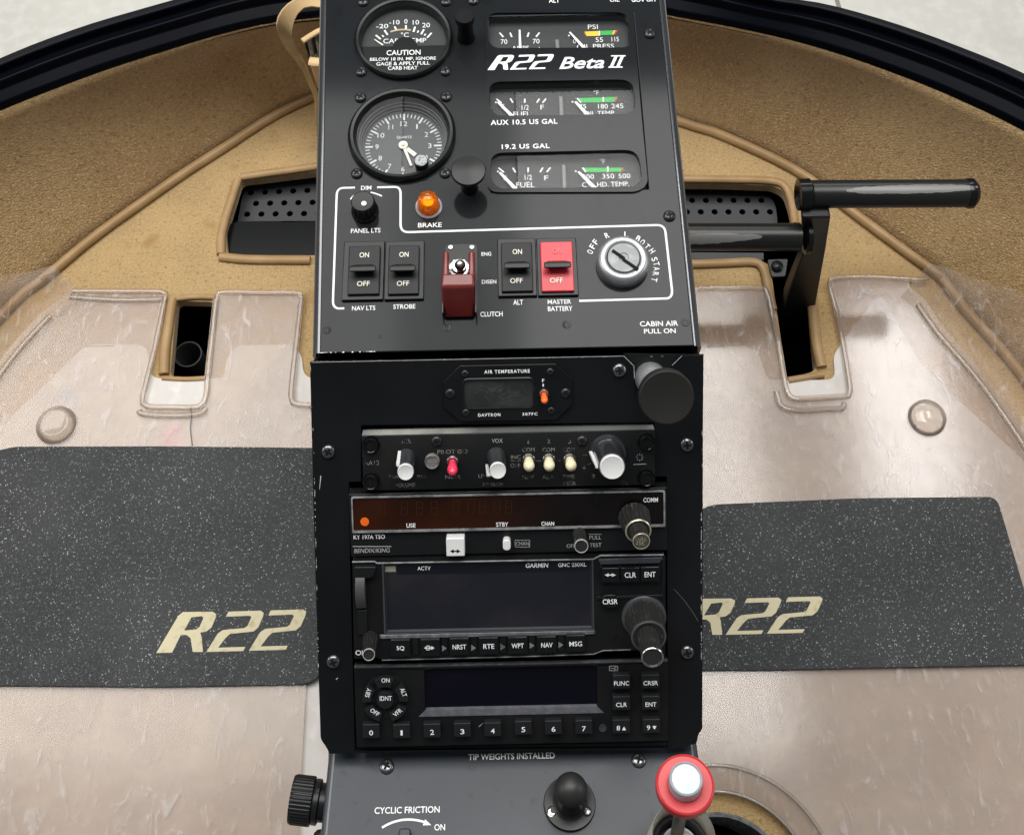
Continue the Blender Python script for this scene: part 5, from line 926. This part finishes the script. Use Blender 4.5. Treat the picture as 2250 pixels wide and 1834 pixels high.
# --- transponder
t = Thing('transponder', 'black transponder with a dark display, a ring of keys and a row of digit keys', 'transponder', MI, (1115, 1530)); HX = .0035
x0, x1, yA = rowb(J(425, 120), K(1558, 78), .001); xa, xb, yB = rowb(J(430, 145), K(1556, 105), HX); _, _, yE = rowb(J(425, 905), K(1562, 850), HX)
r_ = MI.rect(J(1088, 172), K(905, 520), HX)
bm = nb(); plate(bm, [(x0, yE), (x1, yE), (x1, yB), (x0, yB)], [rrect(*r_, .0012)], -.003, HX); t.part('case', bm, face, bev=.0005)
bm = nb(); loft(bm, [[(x, yB, HX - .0012), (x, yB, HX + .0001), (x, yB + .0004, HX + .0001), (x, yA, .0012), (x, yA, .0005)] for x in (x0, x1)]); t.part('top_edge', bm, MATS['grey_ledge'])
bm = nb(); box(bm, r_[0] - .0004, r_[1] - .0004, r_[2] + .0004, r_[3] + .0004, HX - .0036, HX - .0024); t.part('display', bm, scr2)
bm = nb(); l0 = MI.rect(J(1030, 560), K(968, 578), HX); yl = MI.p((1110, J(0, 607)[1] - 2), HX).y
loft(bm, [[(r_[0] + .0002, r_[1] + .0001, HX - .0023), (r_[2] - .0002, r_[1] + .0001, HX - .0023), (r_[2] - .0002, r_[1] + .0004, HX - .0023), (r_[0] + .0002, r_[1] + .0004, HX - .0023)], [(l0[0], yl, HX + .0003), (l0[2], yl, HX + .0003), (r_[2], r_[1] + .0002, HX + .0003), (r_[0], r_[1] + .0002, HX + .0003)]]); t.part('display_lip', bm, mat('satin_grey_lip', (.085, .088, .10), .30, spec=.7, var=(300, (.11, .11, .125), .45, .6)))
HK = HX + .0036
for i, x, y in ((0, *J(582, 757)), (1, *J(870, 757)), (2, *J(1158, 752)), (3, *J(1444, 746)), (4, *J(1731, 740)), (5, *K(213, 720)), (6, *K(495, 716)), (7, *K(780, 712))): key(t, str(i), (x, y), 38, 30, HK, HX - .001, 4.6 if i == 1 else 8.5, 11, tdy=3)
def tri(q, up): return lambda bm, z: region(bm, MI, [(q[0] - 4.6, q[1] + 4), (q[0] + 4.6, q[1] + 4), (q[0], q[1] - 4)] if up else [(q[0] - 4.6, q[1] - 4), (q[0], q[1] + 4), (q[0] + 4.6, q[1] - 4)], z)
for s, x, y, tw, mk in (('8', 1130, 706, 7.6, tri(K(1155, 722), True)), ('9', 1412, 702, 7.6, tri(K(1440, 716), False))):
    o = button(t, 'key', (K(x, y)[0] - 19.5, K(x, y)[1] - 15), (K(x, y)[0] + 19.5, K(x, y)[1] + 15), HK, HX - .001, keymat, .0006, .0006); bm = nb(); TM(bm, s, (K(x, y)[0] - 6.5, K(x, y)[1] + 3), 7.4, 10.5, HK + .0001, bold=.018); mk(bm, HK + .0001); t.part('legend', bm, white, o)
for s, x, y, tw in (('FUNC', 1132, 288, 33), ('CRSR', 1405, 285, 32), ('CLR', 1132, 488, 24), ('ENT', 1407, 485, 24)): key(t, s, K(x, y), 39, 30, HK, HX - .001, tw, 9.5, tdy=3)
bm = nb(); q = J(722, 432); c_ = MI.P(q, HX); k = MI.s(q); lathe(bm, c_, [(50 * k, 0), (49 * k, .0004), (.00001, .00045)], 44); t.part('key_ring_base', bm, satin)
bm = nb(); lathe(bm, (c_.x, c_.y, HX), [(19.5 * k, .0002), (19 * k, .0032), (17.5 * k, .0040), (.00001, .0042)], 36); o = t.part('round_key', bm, keymat); bm = nb(); TM(bm, 'IDNT', J(720, 445), 26.5, 10, HX + .0045, bold=.018); t.part('legend', bm, white, o)
for s, a, tp, rot, tw in (('ON', 92, J(718, 275), 0, 18), ('ALT', 20, J(888, 388), -72, 20), ('VFR', -50, J(832, 578), 40, 21), ('OFF', -131, J(617, 575), -37, 21), ('SBY', 160, J(555, 392), 72, 21)):
    pts = [(c_.x + math.cos(R(a + d)) * rr * k, c_.y + math.sin(R(a + d)) * rr * k) for rr, ds in ((50, range(-25, 26, 5)), (30, range(25, -26, -5))) for d in ds]
    bm = nb(); prism(bm, rounded(pts, .0002, 1), HX + .0002, HK); o = t.part('arc_key', bm, keymat, bev=.0007); bm = nb(); TM(bm, s, tp, tw, 9.5, HK + .0001, rot=rot, bold=.018); t.part('legend', bm, white, o)
bm = nb(); q = K(955, 718); c2 = MI.P(q, HX); k = MI.s(q); lathe(bm, c2, [(8.5 * k, 0), (8.3 * k, .0004), (6.6 * k, .0004), (6.3 * k, .00005), (.00001, .00005)], 22); t.part('lock_hole', bm, MATS['grey_bezel'])
bm = nb(); q = K(1057, 160)
for a, b in (((-9, -5), (9, -5)), ((-9, 5), (9, 5)), ((-9, -5), (-9, 5)), ((9, -5), (9, 5)), ((-6, 0), (1, 0)), ((2, -2), (6, -2)), ((2, 2), (6, 2)), ((2, -2), (2, 2))): stroke(bm, MI, (q[0] + a[0], q[1] + a[1]), (q[0] + b[0], q[1] + b[1]), 1.1, HX + .0001)
stroke(bm, MI, J(1600, 712), J(1640, 676), 1.6, HX + .0001, w1=.6); t.part('printed_mark', bm, wmid)

# ================================================================== LOWER PANEL
t = Thing('pedestal_panel', 'grey lower console panel lettered TIP WEIGHTS INSTALLED', 'panel', LO, (1120, 1750))
lw = lambda q: LO.p(q)
a0, a1, b1, b0 = lw((722, 1645)), lw((1532, 1628)), lw((1578, 1960)), lw((690, 1960))
RB = .0036; sh_ = lambda p_, d: (p_.x + d, p_.y)
bm = nb(); plate(bm, [sh_(a0, RB), sh_(b0, RB), sh_(b1, -RB), sh_(a1, -RB)], [], -.0022, 0); t.part('face_plate', bm, panel2)
for a, b, s_ in ((a0, b0, 1), (a1, b1, -1)):
    bm = nb(); bend(bm, a, b, s_, RB, .045); t.part('side_flange', bm, mat('grey_bent_edge', (.035, .04, .048), .3, spec=.8) if s_ > 0 else MATS['grey_bent_edge'], smooth=60)
TLo = lambda bm, s, q, w, h, **k: text(bm, LO, s, q, w, h, .00012, **k)
bm = nb(); TLo(bm, 'TIP WEIGHTS INSTALLED', (1124, 1660.5), 190, 13.5, bold=.022); TLo(bm, 'CYCLIC FRICTION', J(922, 1497), 143, 14.5, bold=.02); TLo(bm, 'ON', J(1230, 1660), 23.5, 14, bold=.02)
ribbon(bm, LO, qbez(J(685, 1664), J(870, 1545), J(1082, 1610), 12), 4.6, .00012); region(bm, LO, [J(1150, 1640), J(1092, 1585), J(1070, 1642)], .00012); t.part('printed_lettering', bm, white)
for q in (J(730, 1090), K(1292, 1022)): screw(t, q, 16.5 * LO.s(q), m=screwb)
t2 = t
t = Thing('friction_lever', 'small dark square lever tab under the curved white arrow', 'lever', LO, J(897, 1760)); bm = nb(); r_ = LO.rect(J(840, 1672), J(955, 1900), .004); prism(bm, rrect(*r_, .0018), .0001, .005); t.part('tab', bm, panel2, bev=.0008)
t = Thing('ball_mount', 'black rubber ball on a round bolted base', 'mount', LO, K(645, 1432)); q = K(645, 1432); c_ = LO.P(q); k = LO.s(q)
bm = nb(); lathe(bm, c_, [(57 * k, 0), (57 * k, .0018), (55.5 * k, .0026), (40 * k, .0030), (34 * k, .0036), (31 * k, .0040)], 64); base_ = t.part('base', bm, satin)
bm = nb(); rb2 = 35.5 * k; h0 = .0235; lathe(bm, c_, [(33 * k, .0032), (30 * k, .006), (28 * k, .009)] + [(rb2 * math.cos(a), h0 + rb2 * math.sin(a)) for a in [R(-50 + 140 * i / 14) for i in range(15)]][:-1] + [(.00001, h0 + rb2)], 48); t.part('ball', bm, mat('rubber_ball', (.016, .0155, .015), .45, spec=.5), smooth=70)
for q in (K(484, 1495), K(806, 1498)):
    bm = nb(); c2 = LO.P(q, .0028); lathe(bm, c2, [(10.5 * k, 0), (10.2 * k, .0005), (9 * k, .0005), (8.6 * k, .00005), (.00001, .00005)], 28); hh = t.part('bolt_hole', bm, dull, base_)
bm = nb(); c2 = LO.P(K(476, 1510), .0029); poly(bm, [(c2.x + math.cos(R(a)) * 8 * k, c2.y + math.sin(R(a)) * 8 * k) for a in range(120, 330, 15)] + [(c2.x + .0008 + math.cos(R(a)) * 6 * k, c2.y + .001 + math.sin(R(a)) * 6 * k) for a in range(315, 130, -15)], .0030); t.part('bolt_glint', bm, chrome, base_)
bm = nb(); c2 = LO.P(K(812, 1500), .0028); lathe(bm, c2, [(8 * k, 0), (7 * k, .0006), (4 * k, .0008), (.00001, .0008)], 20); t.part('bolt', bm, screwb, base_)

# mixture knob and its guard
t = Thing('mixture_control', 'coral red disc knob with a pale grey centre button on a steel rod', 'knob', LO, (1486, 1880)); pb = LO.P((1478, 1890), .004); tp = LO.P(K(1727, 1242), .072); ax = tp - pb; u = ax.normalized(); k = LO.s(K(1727, 1242), .072); ln = ax.length
nrm = (LO.M.to_3x3().inverted() @ (CAM - LO.M @ tp)).normalized(); nrm = (u * .55 + nrm * .45).normalized()
bm = nb(); lathe(bm, pb, [(15 * k, 0), (14 * k, ln * .9)], 24, ax=ax); t.part('rod', bm, mat('dull_steel_rod', (.20, .195, .18), .35, metal=.85))
bm = nb(); lathe(bm, tp - nrm * .010, [(30 * k, 0), (58 * k, .0015), (64 * k, .004), (64.5 * k, .0085), (63 * k, .0098), (60.5 * k, .0102), (58.5 * k, .0097), (38 * k, .0094), (36 * k, .0085)], 72, ax=nrm); t.part('disc', bm, redk, smooth=30)
bm = nb(); lathe(bm, tp - nrm * .001, [(37 * k, -.001), (37 * k, .0075), (35.5 * k, .0088), (33 * k, .0091), (30.5 * k, .0086), (.00001, .0084)], 48, ax=nrm); t.part('centre_button', bm, whb, smooth=30)
t = Thing('mixture_guard', 'beige plastic collar standing round the rod of the red knob', 'guard', LO, (1493, 1850)); c_ = LO.P((1490, 1868)); k = LO.s((1490, 1868))
bm = nb(); lathe(bm, c_, [(74 * k, 0), (68 * k, .026), (66 * k, .0275), (64 * k, .026), (60 * k, .004)], 56, cap0=False, cap1=False); t.part('collar', bm, beigep, smooth=50)
bm = nb(); lathe(bm, c_, [(61 * k, .0035), (60 * k, .012), (52 * k, .0125), (50 * k, .004)], 48, cap0=False, cap1=False); t.part('inner_ring', bm, greyb)
bm = nb(); lathe(bm, c_, [(40 * k, .0005), (40 * k, .008), (36 * k, .0085), (30 * k, .003)], 40, cap0=False); t.part('white_bushing', bm, whp)

# side knob
t = Thing('side_control', 'black ribbed knob on the left side of the lower console', 'knob', LO, (706, 1765), -.016); cs = LO.P((706, 1762), -.016); ax = Vector((-1, .10, .10)).normalized(); k = LO.s((680, 1765), -.016)
bm = nb(); lathe(bm, cs, [(40 * k, -.004), (40 * k, .0005), (47 * k, .0012), (47 * k, .0035), (44 * k, .0045)], 56, ax=ax); t.part('flange', bm, satin)
bm = nb(); lathe(bm, cs + ax * .0045, [(50 * k, 0), (51 * k, .0008, .0004), (51 * k, .0098, .0004), (48 * k, .0112), (20 * k, .0115), (.00001, .0115)], 160, ax=ax, pat=4); t.part('ribbed_cap', bm, satin, smooth=25)
bm = nb(); lathe(bm, cs + Vector((.0005, -.0165, -.002)), [(17 * k, 0), (15 * k, .002), (8 * k, .0034), (.00001, .0038)], 28, ax=ax); t.part('screw_head', bm, screwm)
